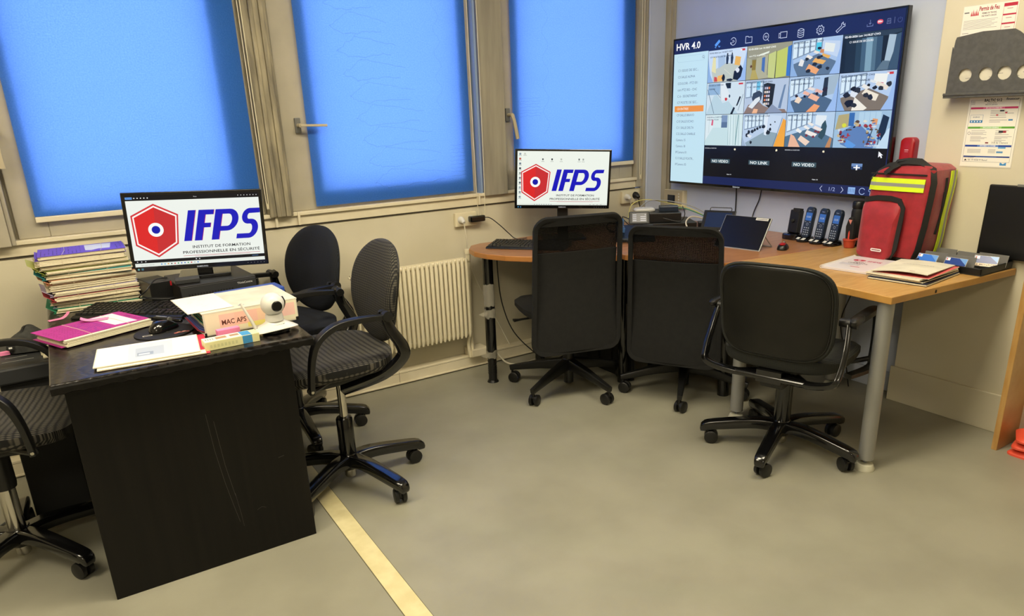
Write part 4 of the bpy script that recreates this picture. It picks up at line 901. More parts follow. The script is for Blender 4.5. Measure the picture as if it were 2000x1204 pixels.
s = cell(2, 2); room(s, '#b6cfe8', '#54738c', .44); wins(s, 5, .02, .56, .42, .94, .28); s.poly([(.62,.66), (.62,.92), (.84,.90), (.82,.56)], '#e2ebf0'); s.poly([(.70,.30), (.76,.66), (.82,.78), (.86,.60), (.84,.36), (.78,.22)], '#33505a')
for q, c in (([(.22,.48), (.26,.56), (.36,.46), (.32,.40)], '#eef0ee'), ([(.38,.58), (.42,.64), (.52,.54), (.48,.50)], '#efece8'), ([(.46,.68), (.50,.72), (.60,.66), (.56,.60)], '#ece8e2'), ([(.42,.40), (.46,.50), (.68,.38), (.62,.28)], '#f2e9e2'), ([(.58,.54), (.62,.62), (.78,.52), (.74,.46)], '#efe4de'), ([(.28,.22), (.34,.34), (.54,.16), (.46,.04)], '#efd4c0'), ([(.08,.0), (.12,.38), (.20,.32), (.34,.0)], '#e9b79a'), ([(.86,.0), (.94,.30), (.98,.24), (.96,.0)], '#c08a5e')): s.poly(q, c)
for x, y, r in ((.46,.34,.03), (.60,.30,.03), (.64,.46,.03), (.70,.44,.03)): s.blob(x, y, r, r*1.2, '#7b3038')
stamps(s, 'C11 SALLE DELTA', '#34445a')
s = cell(3, 2); s.rect(0,0,1,1,'#9fc0dc'); s.poly([(.14,.10), (.12,.42), (.34,.62), (.50,.60), (.80,.20), (.74,.0), (.30,.0)], '#5f82b8'); s.poly([(.02,.5), (.06,.9), (.26,.94), (.26,.58)], '#b4a878'); s.rect(.26,.60,.36,.96,'#3a6cae')
for k in range(4): s.poly([(.44+.10*k,.66), (.44+.10*k,.97), (.53+.10*k,.97), (.53+.10*k,.64)], '#b4d2e6')
s.poly([(.80,.42), (.86,.90), (.97,.82), (.92,.30), (.86,.20)], '#1d3048'); s.poly([(.68,.66), (.69,.80), (.78,.78), (.77,.62)], '#e0a070')
random.seed(3)
for k in range(64):
    x, y = random.choice([(random.uniform(.08,.36), random.uniform(.10,.50)), (random.uniform(.36,.74), random.uniform(.52,.74)), (random.uniform(.56,.84), random.uniform(.10,.52))])
    s.blob(x, y, random.uniform(.015,.045), random.uniform(.015,.05), random.choice(['#20242e', '#6d5a44', '#a83a44', '#d4d8e0', '#3e74c0', '#c9b48a', '#5a4436', '#8a2f3c', '#2f5ea8', '#e0dcc8']), 6, .4)
s.blob(.18, .62, .05, .06, '#d9dc3a', 7); s.poly([(.22,.10), (.26,.24), (.44,.08), (.38,.0), (.28,.0)], '#5f9ae0'); s.line([(.62,.04), (.70,.48)], .015, '#20283a'); s.line([(.82,.10), (.84,.44)], .012, '#20283a'); s.poly([(.80,.0), (.96,.5), (1,.55), (1,0)], '#c3dcf0'); s.text('C13 SALLE FOXTROT', .60, .05, .04, '#eef2f6', .25, .02)
random.seed(9)
for c, w in ((0, 'NO VIDEO'), (1, 'NO LINK'), (2, 'NO VIDEO')):
    s = cell(c, 3); s.rect(0,0,1,1,'#12131a'); s.rect(.20,.44,.72 if c != 1 else .70,.58,'#3f5560'); s.text(w, .24, .465, .085, '#eef6f6', .44 if c != 1 else .42, .02); s.blob(.84, .90, .025, .035, '#f6ecc8', 8)
    if c != 1: s.text(TS, .02, .91, .025, '#e8ecf0', .32, .03); s.text('Cam 14', .66, .08, .03, '#e8ecf0', .12, .03)
s = cell(3, 3); s.rect(0,0,1,1,'#12131a'); s.rect(.40,.44,.60,.60,'#6f8fc0'); s.rect(.40,.44,.60,.52,'#27406c'); s.rect(.44,.475,.56,.505,'#ffffff'); s.rect(.487,.42,.513,.56,'#ffffff'); s.poly([(.86,.94), (.86,.78), (.89,.82), (.91,.76), (.93,.78), (.91,.84), (.94,.84)], '#f4f6fa')
y = .034
a.stroke([(U(1.098),y+.014), (U(1.086),y), (U(1.098),y-.014)], .0026, I); a.text('1/2', U(1.155), y-.009, .019, '#9dabd6', 0, .034, align='C'); a.stroke([(U(1.205),y+.014), (U(1.217),y), (U(1.205),y-.014)], .0026, I)
a.rect(U(1.243), y-.016, U(1.281), y+.016, '#8fb6ea')
for k in range(4): a.stroke([(U(1.249+.0085*k), y+.010), (U(1.249+.0085*k), y-.010)], .002, '#33528c')
a.ring(U(1.318), y, .015, .003, '#a9c0ea', 30, 330); a.ring(U(1.375), y+.004, .007, .003, '#9db4e2'); a.rect(U(1.358), y-.016, U(1.392), y-.004, '#9db4e2'); a.ring(U(1.358), y+.006, .006, .0025, '#9db4e2')
a.text('Selector', 0-.20, .003, .0085, '#c8ccd0', .01, .052)
a.build('screen', M['screen'], t, fn=lambda u, v, l: (u, -.0006-l, v), step=.00007, label='lit screen with a grid of twelve camera pictures and a menu')

# ================================================================== DESK MONITORS
def desk_monitor(label, x, y, az, cz, w, h, roll, draw, base, basez, neck, scr):
    t = thing('computer_monitor', label, 'monitor', (x, y, basez), PI-R(az))
    dz = cz-basez
    b = NB(); box(b, -w/2, w/2, -.006, .014, -h/2, h/2); box(b, -w*.36, w*.36, .013, .034, -h*.36, h*.30); p = obj('display_panel', b, M['blackg'], t, smooth=False, bevel=.003); p.location = (0, -.02, dz); p.rotation_euler = (0, R(roll), 0)
    a = Art(); draw(a, w, h); a.build('screen', M['screen'], p, fn=lambda u, v, l: (u, -.0066-l, v), step=.00006, label=scr)
    b = NB(); box(b, -.030, .030, .006, .022, .006, dz-.02); ng = obj('stand_neck', b, M['black'], t, smooth=False, bevel=.004)
    b = NB(); prism(b, rrect(base[0], base[1], .012, 4), 0, .012); obj('stand_base', b, M['blackg'] if True else None, t, smooth=False, bevel=.003); return t
def draw1(a, w, h):
    x0, x1, y0, y1 = -w/2+.014, w/2-.014, -h/2+.020, h/2-.012
    a.rect(x0, y0, x1, y1, '#121216'); W_, H_ = x1-x0, y1-y0
    fx = lambda u: x0+u*W_; fy = lambda v: y0+v*H_
    a.rect(fx(0), fy(.095), fx(1), fy(.928), '#eef3ec'); a.rect(fx(0), fy(.0), fx(1), fy(.050), '#e6ebe2')
    logo(a, lambda u: fx(min(1, -.023+1.083*u)), lambda v: fy(.10+(v-.05)*1.09), edge='#c03060')
    a.rect(fx(.002), fy(.948), fx(.052), fy(.978), '#5f9be6'); a.text('Accueil', fx(.010), fy(.957), .0035, '#123a78', 0, .02)
    for k in range(5): a.circ(fx(.066+.024*k), fy(.963), .0024, '#e8e8e8', 8)
    a.text('Photos', fx(.5), fy(.957), .004, '#e8e8e8', 0, .012)
    for k in range(7): a.circ(fx(.84+.024*k), fy(.963), .0018, '#d8d8d8', 8)
    cols = ['#3b8fd8', '#5bb0e0', '#e8a030', '#3a3a3a', '#d84a4a', '#2f8f5a', '#3b6fc8', '#3b6fc8', '#48a070', '#d04040', '#b0b8c0', '#3f7fd0']
    for k, c in enumerate(cols): a.rect(fx(.19+.025*k), fy(.017), fx(.199+.025*k), fy(.034), c)
    a.text('Taper ici pour rechercher', fx(.04), fy(.018), .0045, '#9aa0a0', 0, .05)
    for k in range(3): a.circ(fx(.02+.03*k), fy(.073), .0022, '#d8d8d8', 8)
    a.stroke([(fx(.90), fy(.073)), (fx(.95), fy(.073))], .0012, '#6fa8e8'); a.circ(fx(.46), fy(.073), .0025, '#dddddd', 8); a.circ(fx(.485), fy(.073), .0025, '#dddddd', 8)
    a.text('SAMSUNG', 0, -h/2+.006, .0055, '#cfcfcf', .01, .042, align='C')
    for k in range(6): a.rect(w/2-.020-.013*k, -h/2+.010, w/2-.016-.013*k, -h/2+.0115, '#8a8a8a')
    a.circ(-w/2+.024, -h/2+.010, .004, '#5f9c9c', 10); a.rect(-w/2+.034, -h/2+.006, -w/2+.042, -h/2+.014, '#41717c')
def draw2(a, w, h):
    x0, x1, y0, y1 = -w/2+.013, w/2-.013, -h/2+.019, h/2-.011
    a.rect(x0, y0, x1, y1, '#eef4ea'); W_, H_ = x1-x0, y1-y0
    fx = lambda u: x0+u*W_; fy = lambda v: y0+v*H_
    logo(a, fx, lambda v: fy(v))
    for k in range(10): a.rect(fx(.018), fy(.93-.088*k), fx(.040), fy(.965-.088*k), ['#8a9aa8', '#c06050', '#6a7a88', '#404850', '#8a9890', '#7a8088', '#50606a', '#9aa8b0', '#809098', '#8898a0'][k]); a.rect(fx(.012), fy(.912-.088*k), fx(.046), fy(.918-.088*k), '#7f8884')
    a.rect(fx(.07), fy(.935), fx(.09), fy(.965), '#c8ccc0'); a.rect(fx(.062), fy(.918), fx(.10), fy(.924), '#8a9088')
    for u, c in ((.275,'#50585a'), (.375,'#20262a'), (.475,'#b8beb4'), (.67,'#6a7274'), (.715,'#a0a6a0')):
        a.rect(fx(u-.008), fy(.835), fx(u+.008), fy(.868), c); a.rect(fx(u-.016), fy(.808), fx(u+.016), fy(.814), '#8a908a')
    a.rect(fx(0), fy(0), fx(1), fy(.028), '#e2e8de')
    for k in range(8): a.rect(fx(.19+.026*k), fy(.008), fx(.198+.026*k), fy(.020), '#6a7a88')
    for k in range(4): a.rect(fx(.80+.04*k), fy(.009), fx(.82+.04*k), fy(.017), '#a0a8a0')
    a.text('SAMSUNG', 0, -h/2+.006, .0055, '#b8b8b8', .01, .040, align='C')
    for k in range(6): a.rect(w/2-.022-.013*k, -h/2+.008, w/2-.018-.013*k, -h/2+.0095, '#6a6a6a')
    a.circ(-w/2+.020, -h/2+.009, .004, '#3f7fa8', 10); a.rect(-w/2+.030, -h/2+.005, -w/2+.037, -h/2+.012, '#3f6f98')
desk_monitor('left desk monitor with the school emblem enlarged, standing on the black computer', .457, 3.153+.015, 190.7, 1.018, .522, .314, 2.3, draw1, (.20, .17), .8305, 0, 'lit screen with red shield emblem and blue lettering')
desk_monitor('right desk monitor with emblem and desktop icons, behind the mesh chair', 2.398, 3.285, 208.6, 1.064, .535, .322, 2.8, draw2, (.24, .20), .7325, 0, 'lit screen with desktop icons and red shield emblem')
# ================================================================== THINGS ON THE BLACK DESK
DZ = .7555
def lump(label, cat, name, x0, x1, y0, y1, z0, z1, m_, rz=0, bev=.003):
    cx_, cy_ = (x0+x1)/2, (y0+y1)/2
    t = thing(name, label, cat, (cx_, cy_, z0), R(rz)); b = NB(); box(b, x0-cx_, x1-cx_, y0-cy_, y1-cy_, 0, z1-z0)
    obj('case', b, m_, t, smooth=False, bevel=bev); return t
t = lump('flat black desktop computer lying under the left monitor', 'computer', 'desktop_computer', .315, .610, 2.985, 3.275, DZ, .830, M['black'], 4, .004)
b = NB(); box(b, -.145, .145, -.1475, -.1445, .006, .068); fp = obj('front_panel', b, M['dgrey'], t, smooth=False, bevel=.002)
a = Art(); a.text('ThinkCentre', .070, .050, .008, '#c8c8c8', .01, .06)
a.build('brand_badge', M['print'], fp, fn=lambda u, v, l: (u, -.1478-l, v)); a = Art()
for k in range(16): a.rect(-.12+.011*k, .012, -.114+.011*k, .040, '#0c0c0c')
a.build('air_grille', M['print'], fp, fn=lambda u, v, l: (u, -.1478-l, v))
t = lump('small black mini computer with a red tab, between the folder stack and the monitor', 'computer', 'mini_computer', .212, .296, 3.045, 3.19, DZ, .848, M['black'], 12)
b = NB(); box(b, .035, .041, -.0745, -.071, .070, .088); obj('red_tab', b, M['redp'], t, smooth=False)
a = Art(); a.text('lenovo', -.010, .012, .006, '#5a5a5a', .01, .026); a.build('logo_mark', M['print'], t, fn=lambda u, v, l: (u, -.0728-l, v))
t = lump('thin black external drive on top of the desktop computer', 'drive', 'external_drive', .322, .412, 3.015, 3.075, .8305, .849, M['dgrey'], -6)
cable('black looped cable beside the small black mini computer', [(.30, 3.10, .85), (.25, 3.02, .862), (.21, 2.995, .83), (.185, 3.03, .80), (.22, 3.03, .79), (.28, 3.02, .782), (.31, 3.00, .786), (.29, 2.99, .79), (.22, 3.02, .795), (.20, 3.04, .80)], .0025, M['black'], smooth=8)
def cover_lines(a, x0, x1, y0, y1, n, col, vert=True):
    for k in range(n):
        x = x0+(x1-x0)*(k+.5)/n
        for j in range(9):
            if random.random() < .7: a.rect(x-.0016, y0+(y1-y0)*j/9, x+.0016, y0+(y1-y0)*(j+random.uniform(.4, .9))/9, col)
FC = [('#6a4fc8', 'purple', .017, 'topmost of the tall stack beside the left monitor, pale window on it'), ('#ddd3b0', 'cream', .020, 'second from the top of the tall stack'), ('#b6b863', 'olive yellow', .018, 'third from the top of the tall stack, corner sticking out left'), ('#8e9a4a', 'olive green', .016, 'under the olive yellow one in the tall stack'), ('#3fa3ac', 'teal blue', .019, 'in the upper half of the tall stack'), ('#cf8f6a', 'orange', .018, 'in the middle of the tall stack under the teal one'), ('#e2dcc8', 'thick cream', .026, 'in the middle of the tall stack, punched sheets showing'), ('#b9b0cf', 'pale lilac', .020, 'sticking out left above the red one in the stack'), ('#b23a42', 'red', .019, 'sticking out left in the lower half of the stack'), ('#d9c9b0', 'beige', .015, 'under the red one in the tall stack'), ('#aab0cc', 'grey blue', .012, 'second from the bottom of the tall stack'), ('#2f8f6a', 'green', .018, 'at the bottom of the tall stack')]
tot = sum(f[2] for f in FC); z = DZ; N_ = len(FC)
for i, (c, cn, hgt, where) in enumerate(reversed(FC)):
    k = i/(N_-1); name_i = N_-1-i
    xc = .065-.035*k+random.uniform(-.006, .006); yc = 3.265+random.uniform(-.006, .006); rz = R(-2+random.uniform(-3, 3)+4*k)
    t = thing('document_folder', '%s folder %s' % (cn, where), 'folder', (xc, yc, z), rz, 'folders stacked on the black desk')
    mc = mat('folder_'+cn.replace(' ', '_'), c, .6)
    b = NB(); cw = .302+random.uniform(-.004, .004); sag = 0.006
    def wav(x, y, zz): return (x, y, zz+.0012*math.sin(x*60+i*2)*(1 if 0 < zz else 0))
    # pages, a slightly fanned block
    nl = max(4, int(hgt/.003)); 
    for q in range(nl):
        dx, dy = random.uniform(-.006, .006), random.uniform(-.004, .004); z0 = .002+(hgt-.0045)*q/nl; z1 = .002+(hgt-.0045)*(q+.82)/nl
        box(b, -cw/2+.006+dx, cw/2-.004+dx, -.104+dy, .104+dy, z0, z1)
    obj('pages', b, M['pageedge'], t, smooth=False)
    b = NB(); box(b, -cw/2-.010, cw/2-.004, -.0985, .106, 0, .0014); box(b, -cw/2, cw/2-.004, -.104 if name_i == 0 else -.0975, .106, hgt-.0018, hgt-.0006); obj('cover', b, mc, t, smooth=False)
    b = NB(); e = .040 if name_i in (2, 3, 4, 5, 7, 8, 11) else .012   # splayed open edge on the left
    v = [b.verts.new(p) for p in ((-cw/2, -.106, hgt*.3), (-cw/2, .09, hgt*.3), (-cw/2-e, .085, hgt*.3+e*.55), (-cw/2-e*.8, -.085, hgt*.3+e*.5))]
    w_ = [b.verts.new((q.co.x, q.co.y, q.co.z+.0012)) for q in v]
    b.faces.new(v[::-1]); b.faces.new(w_)
    for q in range(4): b.faces.new((v[q], v[(q+1) % 4], w_[(q+1) % 4], w_[q]))
    obj('splayed_flap', b, mc, t, smooth=False)
    b = NB()
    for xb in (-.07, .06): tube(b, [(xb, -.106, .0), (xb, -.1065, hgt), (xb+.01, .0, hgt+.0006), (xb+.01, .1055, hgt)], .0008, 5)
    obj('rubber_band', b, M['cream'], t)
    if name_i == 0:
        a = Art(); cover_lines(a, -.145, .0, -.09, .095, 11, '#3a2a80'); a.poly([(.01,-.055), (.03,-.070), (.055,-.045), (.095,-.052), (.105,.085), (.01,.09)], '#d4d9ea'); cover_lines(a, .112, .14, -.08, .09, 2, '#3a2a80'); a.build('cover_print', M['print'], t, fn=lambda u, v, l: (u, v, hgt-.0004+l), label='window and dark lines printed on the cover')
    z += hgt+.0005
# pink folder
t = thing('document_folder', 'magenta folder with paper window and pages, front left on the black desk', 'folder', (.022, 2.775, DZ+.0045), R(24), None)
t.location = (.010, 2.757, DZ+.0045)
mg = mat('folder_magenta', '#b02a88', .55)
b = NB()
for q in range(7): dx, dy = random.uniform(-.004, .004), random.uniform(-.003, .003); box(b, -.138+dx, .150+dx, -.104+dy, .098+dy, .001+.0032*q, .0036+.0032*q)
obj('pages', b, M['pageedge'], t, smooth=False)
b = NB(); box(b, -.152, .148, -.092, .106, .0236, .0248); box(b, -.150, .148, -.092, .106, -.0006, .0006); obj('cover', b, mg, t, smooth=False)
a = Art()
for k in range(9):
    for j in range(10):
        if random.random() < .75: a.rect(-.142+.0085*j, -.085+.018*k, -.142+.0085*j+random.uniform(.003,.007), -.0815+.018*k, '#7a1458')
for k in range(13):
    for j in range(6):
        if random.random() < .8: a.rect(-.045+.0115*j, -.09+.0125*k, -.045+.0115*j+random.uniform(.004,.009), -.086+.0125*k, '#5a1a90')
a.poly([(.040,-.070), (.112,-.082), (.118,.098), (.036,.098)], '#e6e4ea'); a.text('LE 07 2022', .134, -.02, .012, '#7a1458', .02, .10, ang=R(90), align='C')
a.build('cover_print', M['print'], t, fn=lambda u, v, l: (u, v, .0250+l), label='handwriting lines and white window on the magenta cover')
b = NB()
for xb in (-.055, .075): tube(b, [(xb, -.105, 0), (xb, -.1055, .025), (xb+.004, 0, .0258), (xb+.004, .106, .025)], .0009, 5)
obj('rubber_band', b, M['cream'], t)
def sticky(label, loc, rz, w=.072, h=.026, curl=.02, mm='pink'):
    b = NB(); n = 10; pr_ = None
    for i in range(n+1):
        u = i/n; x = -w/2+w*u; zz = .0008+curl*max(0, (u-.55)/.45)**2
        r = [b.verts.new((x, -h/2, zz)), b.verts.new((x, h/2, zz)), b.verts.new((x, h/2, zz+.0005)), b.verts.new((x, -h/2, zz+.0005))]
        if pr_:
            for k in range(4): b.faces.new((pr_[k], r[k], r[(k+1) % 4], pr_[(k+1) % 4]))
        else: b.faces.new(r)
        pr_ = r
    b.faces.new(pr_[::-1])
    o = obj('sticky_note', b, M[mm]); o.location = loc; o.rotation_euler = (0, 0, rz); return tag(o, label, 'sticky note')
sticky('curled pink sticky note lying on the black desk in front of the folder stack', (-.090, 3.070, DZ), R(16), curl=.02)
sticky('pink sticky note stuck on the magenta folder', (.020, 2.825, DZ+.0305), R(174), .085, .036, curl=.012)
# keyboards
def keyboard(label, x, y, z, rz, L_=.44, D_=.145, scl=1):
    t = thing('keyboard', label, 'keyboard', (x, y, z), R(rz))
    b = NB(); pts = [(-D_/2-.012, 0), (-D_/2-.012, .006), (-D_/2, .011), (D_/2, .024), (D_/2, .0)]
    A_ = [b.verts.new((-L_/2, p[0], p[1])) for p in pts]; B_ = [b.verts.new((L_/2, p[0], p[1])) for p in pts]
    b.faces.new(A_); b.faces.new(B_[::-1])
    for i in range(5): b.faces.new((A_[i], A_[(i+1) % 5], B_[(i+1) % 5], B_[i]))
    obj('keyboard_case', b, M['black'], t, smooth=False, bevel=.003)
    b = NB(); rows = 6
    for r in range(rows):
        y0 = -D_/2+.006+r*(D_-.012)/rows; zz = .011+.013*(y0+D_/2)/D_; segs = [(-L_/2+.008, L_/2-.150), (L_/2-.143, L_/2-.088), (L_/2-.081, L_/2-.008)]
        for si, (a0, a1) in enumerate(segs):
            if si == 1 and r in (2,): continue
            if r == 0 and si == 0: cuts = [.0, .09, .17, .25, .66, .74, .82, .90, 1]
            else: n = round((a1-a0)/.0187); cuts = [k/n for k in range(n+1)]
            for c0, c1 in zip(cuts, cuts[1:]):
                xa, xb = a0+(a1-a0)*c0+.0011, a0+(a1-a0)*c1-.0011; q = (D_-.012)/rows-.003
                v = [b.verts.new(p) for p in ((xa, y0, zz), (xb, y0, zz), (xb, y0+q, zz+.0018), (xa, y0+q, zz+.0018), (xa+.002, y0+.002, zz+.0075), (xb-.002, y0+.002, zz+.0075), (xb-.002, y0+q-.002, zz+.0085), (xa+.002, y0+q-.002, zz+.0085))]
                for f in ((4,5,6,7), (0,1,5,4), (1,2,6,5), (2,3,7,6), (3,0,4,7)): b.faces.new([v[i] for i in f])
    k = obj('key_set', b, M['black'], t, smooth=False); return t
keyboard('black keyboard on the black desk in front of the folder stack', .170, 2.962, DZ, -38)
keyboard('black keyboard on the rounded brown table left of the mesh chair', 2.095, 3.185, .7325, -52)
# mouse pad, mouse, marker
t = thing('mouse_pad', 'round black printed mouse pad on the black desk', 'mouse pad', (.213, 2.612, DZ))
b = NB(); lathe(b, [(.094, 0), (.095, .0015), (.094, .003)], seg=48); obj('pad', b, M['blackm'], t, smooth=False)
a = Art(); a.rect(-.070, -.032, -.040, -.018, '#b9b4a2'); a.rect(-.066, -.029, -.044, -.021, '#3a3833')
for k in range(5): a.circ(.030+.009*k, -.052+.006*(k % 2), .007, ['#b85a4a', '#c88a72', '#8a4a42', '#d89a82', '#a8574c'][k], 8)
a.rect(-.020, -.014, .010, -.012, '#9a9688'); a.rect(-.020, -.009, .002, -.0075, '#9a9688'); a.build('pad_print', M['print'], t, fn=lambda u, v, l: (u, v, .0031+l))
def mouse(label, x, y, z, rz, m1, m2, s=1):
    t = thing('computer_mouse', label, 'mouse', (x, y, z), R(rz))
    b = NB(); pad(b, superel(.062*s, .108*s, 2.4, 36, lambda u, v: (u*(1-.12*math.cos(v*40)), v)), [(.05, .035*s), (.4, .033*s), (.7, .026*s), (.9, .016*s), (1, .007)], [(1, .002), (.94, 0)], lambda u, v, w: (u, v, w*(1-.25*(v/.054)**1 if w > .01 else 1))); bd = obj('mouse_body', b, m1, t)
    b = NB(); tube(b, [(-.003, .030*s, .030*s), (.003, .030*s, .030*s)], .008, 14); obj('scroll_wheel', b, M['grey'], t)
    if m2:
        b = NB(); pad(b, superel(.034*s, .070*s, 2.2, 28), [(.1, .0375*s), (.6, .0355*s), (1, .030*s)], [(1, .025*s), (.5, .025*s)], lambda u, v, w: (u, v-.012, w*(1-.2*(v/.05)))); obj('top_shell', b, m2, t, label='red top shell')
    return t
mouse('glossy black computer mouse on the round mouse pad', .215, 2.628, DZ+.0035, -55, M['blackg'], None)
t = thing('marker_pen', 'black marker pen with white lettering beside the keyboard on the black desk', 'pen', (.243, 2.752, DZ+.0085), R(-56))
b = NB(); tube(b, [(-.065, 0, 0), (-.060, 0, 0), (.035, 0, 0)], [.006, .0082, .0082], 14); obj('barrel', b, M['black'], t)
b = NB(); tube(b, [(.036, 0, 0), (.066, 0, 0), (.069, 0, 0)], [.0078, .0072, .005], 14); obj('cap', b, M['blackg'], t)
a = Art(); [a.rect(-.055+.009*k, -.003, -.050+.009*k, .003, '#cfcfcf') for k in range(6)]; a.build('lettering', M['print'], t, fn=lambda u, v, l: (u, v-.0, .0084+l))
# loose white documents with red folder
t = thing('document_folder', 'thin red folder under the white printed sheets at the front edge of the black desk', 'folder', (.150, 2.375, DZ), R(-4.5), None)
b = NB(); box(b, -.140, .158, -.104, .112, 0, .0016); box(b, -.060, .158, -.070, .112, .0050, .0062); obj('cover', b, mat('folder_crimson', '#c8304a', .55), t, smooth=False)
b = NB(); box(b, -.150, .146, -.109, .108, .0017, .0049); obj('pages', b, M['pageedge'], t, smooth=False)
def sheet_thing(name, label, cat, w, h, loc, rz, th, draw, mm='paper', curl=0):
    t = thing(name, label, cat, loc, rz)
    b = NB(); box(b, -w/2, w/2, -h/2, h/2, 0, th); obj('sheets', b, M[mm], t, smooth=False)
    a = Art(); draw(a); a.build('print', M['print'], t, fn=lambda u, v, l: (u, v, th+.0002+l)); return t
def dd1(a):
    a.rect(-.143, -.100, .143, .100, '#dfe2ea')
    a.rect(-.055, -.095, .070, .080, '#c2cad8'); a.rect(-.035, -.060, .045, -.010+.045, '#b0bacb'); a.rect(-.030, -.052, .015, -.018, '#8d99b0'); a.rect(-.026, -.045, .005, -.03, '#c4ccda')
    for k in range(9): a.stroke([(-.14, -.085+.02*k), (-.06, -.083+.02*k+random.uniform(-.003,.003))], .0006, '#c6cad4')
    for k in range(5): a.stroke([(.08, -.06+.03*k), (.14, -.058+.03*k)], .0006, '#c9ccd6')
sheet_thing('paper_sheets', 'white printed sheets in a plastic sleeve on the thin red folder', 'paper', .292, .206, (.139, 2.385, DZ+.0065), R(-6), .003, dd1)
# binder with contents
t = thing('lever_arch_binder', 'cream lever arch binder lettered on its spine, lying on the black desk', 'binder', (.468, 2.600, DZ), R(2.5))
b = NB(); box(b, -.155, .160, -.142, -.138, .001, .078); box(b, -.157, .162, -.142, .142, .0750, .0785); box(b, -.157, .162, -.142, .142, 0, .0035); obj('cover', b, M['paper'], t, smooth=False, bevel=.001)
b = NB()
for q in range(14): dx = random.uniform(-.004, .004); box(b, -.140+dx, .150+dx, -.120, .135, .005+.0044*q, .0088+.0044*q)
obj('pages', b, M['pageedge'], t, smooth=False)
for k, (c, z0, dx) in enumerate((('#6a6fb8', .006, .022), ('#5a64a8', .012, .018), ('#2f9a86', .030, .012), ('#49c0a2', .042, .006), ('#b03a4a', .004, .028))):
    b = NB(); v = [(-.142, -.115, z0), (-.142, .12, z0), (-.142-dx, .11, z0+.012), (-.142-dx, -.095, z0+.010)]
    q = [b.verts.new(p) for p in v]; w_ = [b.verts.new((p[0], p[1], p[2]+.0016)) for p in v]; b.faces.new(q[::-1]); b.faces.new(w_)
    for i in range(4): b.faces.new((q[i], q[(i+1) % 4], w_[(i+1) % 4], w_[i]))
    obj('divider_sheet', b, mat('divider_%d' % k, c, .5), t, smooth=False, label=['lilac plastic sleeve', 'blue plastic sleeve', 'dark green divider', 'mint green divider', 'red divider'][k])
a = Art(); a.rect(-.150, .004, .156, .074, '#e7dfc2')
for x0, x1, c in ((-.105,-.055,'#efc4b4'), (-.055,.02,'#f0bfae'), (.02,.06,'#efc9a8'), (.06,.085,'#f2dc8c'), (.10,.150,'#f0c4b8')): a.rect(x0, .022, x1, .066, c)
a.rect(-.015, .008, .10, .024, '#efe07a'); a.text('MAC APS', -.098, .030, .0165, '#5a2a20', .02, .080)
a.build('spine_label', M['print'], t, fn=lambda u, v, l: (u, -.1425-l, v), label='pink and yellow spine label lettered MAC APS')
a = Art()
for x in (-.02, .085): a.rect(x-.010, -.112, x+.010, -.104, '#3a4a78'); a.rect(x-.003, -.111, x+.008, -.105, '#c8c8c0')
a.build('rivet_slot', M['print'], t, fn=lambda u, v, l: (u, v, .0788+l), label='two dark locking slots in the lid')
b = NB(); box(b, -.157, -.150, -.144, -.1425, .0, .012); box(b, .150, .161, -.144, -.1425, .0, .012); obj('metal_corner', b, M['black'], t, smooth=False)
def dd2(a):
    a.rect(-.072, -.128, .072, .128, '#e9e6dd')
    random.seed(5)
    for k in range(11):
        x, y = random.uniform(-.05,.03), random.uniform(-.10,.10); a.stroke([(x+.003*j, y+random.uniform(-.003,.003)) for j in range(random.randint(4, 9))], .0008, '#7a7f98')
sheet_thing('paper_sheets', 'white sheet with handwriting lying on top of the cream binder', 'paper', .150, .262, (.345, 2.607, DZ+.0795), R(4), .0008, dd2)
t = thing('lever_arch_binder', 'dark blue binder lying behind the cream one on the black desk', 'binder', (.545, 2.815, DZ), R(5))
b = NB(); box(b, -.115, .125, -.055, .055, 0, .058); obj('cover', b, M['bluep'], t, smooth=False, bevel=.003)
b = NB(); box(b, -.117, .122, -.050, .048, .006, .050); obj('pages', b, mat('mint_pages', '#7fc4c0', .6), t, smooth=False)
a = Art(); a.ring(.0, .01, .008, .002, '#d8dce8'); a.rect(-.004, -.004, .004, .003, '#d8dce8'); a.build('cover_mark', M['print'], t, fn=lambda u, v, l: (u, v, .0583+l))
t = tag(obj('sticky_note_pad', bx(-.036, .036, -.013, .013, 0, .022), M['pink'], smooth=False, bevel=.001), 'pink sticky note pad leaning at the front of the cream binder', 'sticky notes'); t.location = (.385, 2.418, DZ+.004); t.rotation_euler = (0, 0, R(4))
t = tag(obj('sticky_note_pad', bx(-.045, .045, -.014, .014, 0, .0035), M['ylw'], smooth=False), 'yellow sticky notes under the pink pad beside the white camera', 'sticky notes'); t.location = (.405, 2.417, DZ); t.rotation_euler = (0, 0, R(4))
t = thing('card_box', 'small white and yellow carton with pictures on the edge of the black desk', 'box', (.372, 2.310, DZ), R(3))
b = NB(); box(b, -.083, .083, -.027, .027, 0, .028); obj('carton', b, mat('carton', '#e2dfa8', .5), t, smooth=False, bevel=.001)
a = Art(); a.rect(-.082,-.026,.050,.026,'#e9e7d0'); a.rect(.030,-.026,.060,.026,'#3f8fc4'); a.rect(-.045,-.010,-.012,.015,'#a8845c'); a.rect(-.002,-.008,.026,.015,'#a08060')
for k in range(4): a.rect(-.076+.007*k, -.006, -.073+.007*k, .010, '#6a7a5a')
a.build('top_print', M['print'], t, fn=lambda u, v, l: (u, v, .0283+l)); a = Art(); a.rect(.030,.001,.060,.027,'#3f8fc4')
for k in range(8): a.rect(-.07+.011*k, .008, -.063+.011*k, .018, '#cfcf9a')
a.build('side_print', M['print'], t, fn=lambda u, v, l: (u, -.0273-l, v))
t = thing('network_camera', 'white dome-headed network camera with a stick antenna on the black desk corner', 'camera', (.528, 2.365, DZ), R(12))
b = NB(); lathe(b, [(.040, 0), (.046, .004), (.046, .018), (.036, .030)]); obj('dark_base', b, M['blackg'], t)
